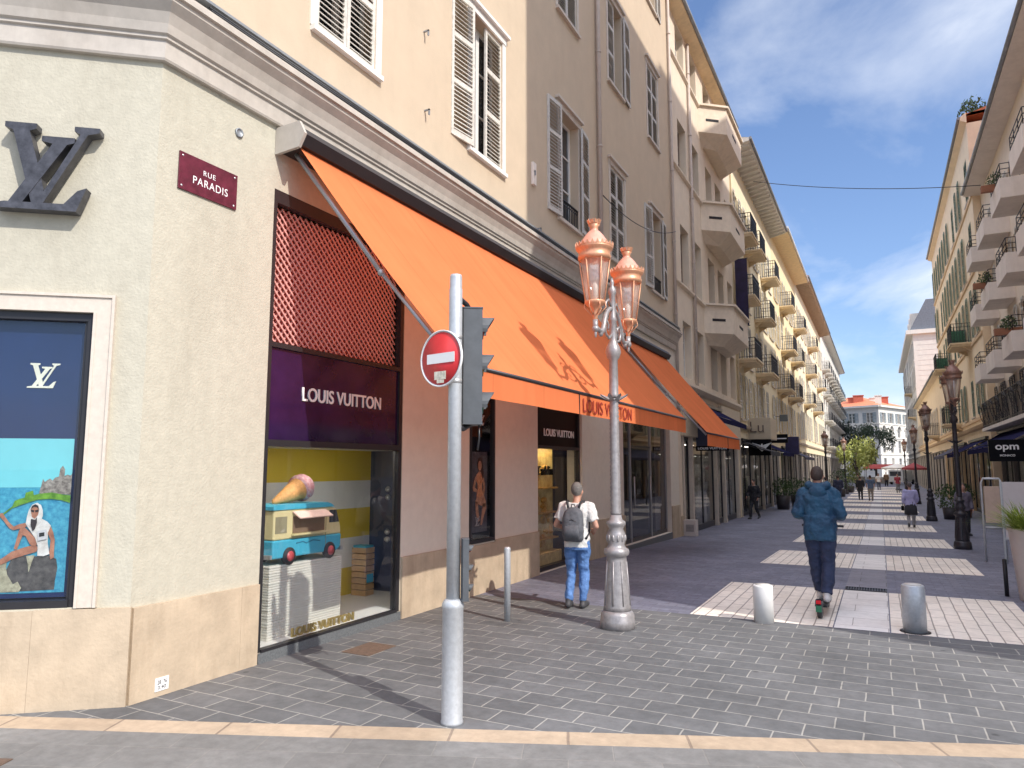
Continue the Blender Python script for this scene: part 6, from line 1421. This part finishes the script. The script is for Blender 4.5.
far("walker in a pale grey top seen beside the rider's neck", -2.9, 46, 0, 1.70, STAND, cl("pale_grey_top", (.42, .40, .40)), cl("dark_jeans", (.06, .07, .10)), SHOE_D, HAIRB)
far("person in a dark red top far down the right side", 1.35, 74, 180, 1.72, WALK, cl("red_top", (.32, .04, .06)), cl("grey_trousers", (.2, .2, .21)), SHOE_D, HAIRB)
far("person in a white top far away in the middle of the street", -.2, 82, 180, 1.70, WALK, cl("white_top", (.6, .6, .6)), cl("dark_jeans", (.06, .07, .10)), SHOE_D, HAIRB)
far("person in a brown coat far away by the red roofed stall", .6, 98, 180, 1.72, STAND, cl("brown_coat", (.2, .12, .07)), cl("black_trousers", (.025, .025, .03)), SHOE_D, HAIRB, sleeve='long', coat=True)
far("person in an olive top far along the left lamp line", -2.0, 78, 0, 1.75, WALK, cl("olive_top", (.14, .14, .08)), cl("grey_trousers", (.2, .2, .21)), SHOE_D, HAIRB)

sb_ = thing("cafe_board", "small pale box with a grey panel at the foot of the greige block", "box", T(-5.42, 22.75, gz(22.75)))
build(MB().bbox(-.17, .22, -.1, .2, 0, .5, .01), "box", mat("pale_box", (.55, .50, .46), .6, var=.1), sb_); build(MB().box(-.10, .15, -.105, -.1005, .14, .36), "panel", mat("box_panel", (.30, .28, .27), .6, var=.3), sb_)
# lived-in balconies on the right: planters and air conditioners
def box_planter(label, x, y, z, sd, l=.8):
    t = thing("window_box", label, "window box", T(x, y, z)); build(MB().prism([(-.10, 0), (.10, 0), (.13, .20), (-.13, .20)], -l / 2, l / 2, 'y').xf(RZ(R(90))), "trough", mat("clay_trough", (.36, .16, .09), .8, var=.15), t)
    build(bush(random.Random(sd), .22, l * .55, .24, 170, .055), "plant", BUSH, t, W[t] @ T(0, 0, .34))
for i, (y, z, lb) in enumerate(((27.2, 10.45, "clay window box on the top row of rendered balconies, right side"), (31.0, 8.05, "clay window box on the middle row of rendered balconies, right side"), (26.8, 5.6, "clay window box on the lowest row of rendered balconies, right side"))):
    box_planter(lb, 3.855, y, z + .502, 20 + i)
rt = thing("roof_garden_shrub", "dark shrub growing at the roof edge of the apricot block", "shrub", T(4.75, 38.3, 17.55))
build(MB().bbox(-.3, .3, -.7, .7, 0, .45, .03), "trough", mat("clay_trough", (.36, .16, .09), .8), rt); build(bush(random.Random(33), .55, .9, .75, 420, .10), "foliage", BUSH, rt, W[rt] @ T(0, 0, .95))
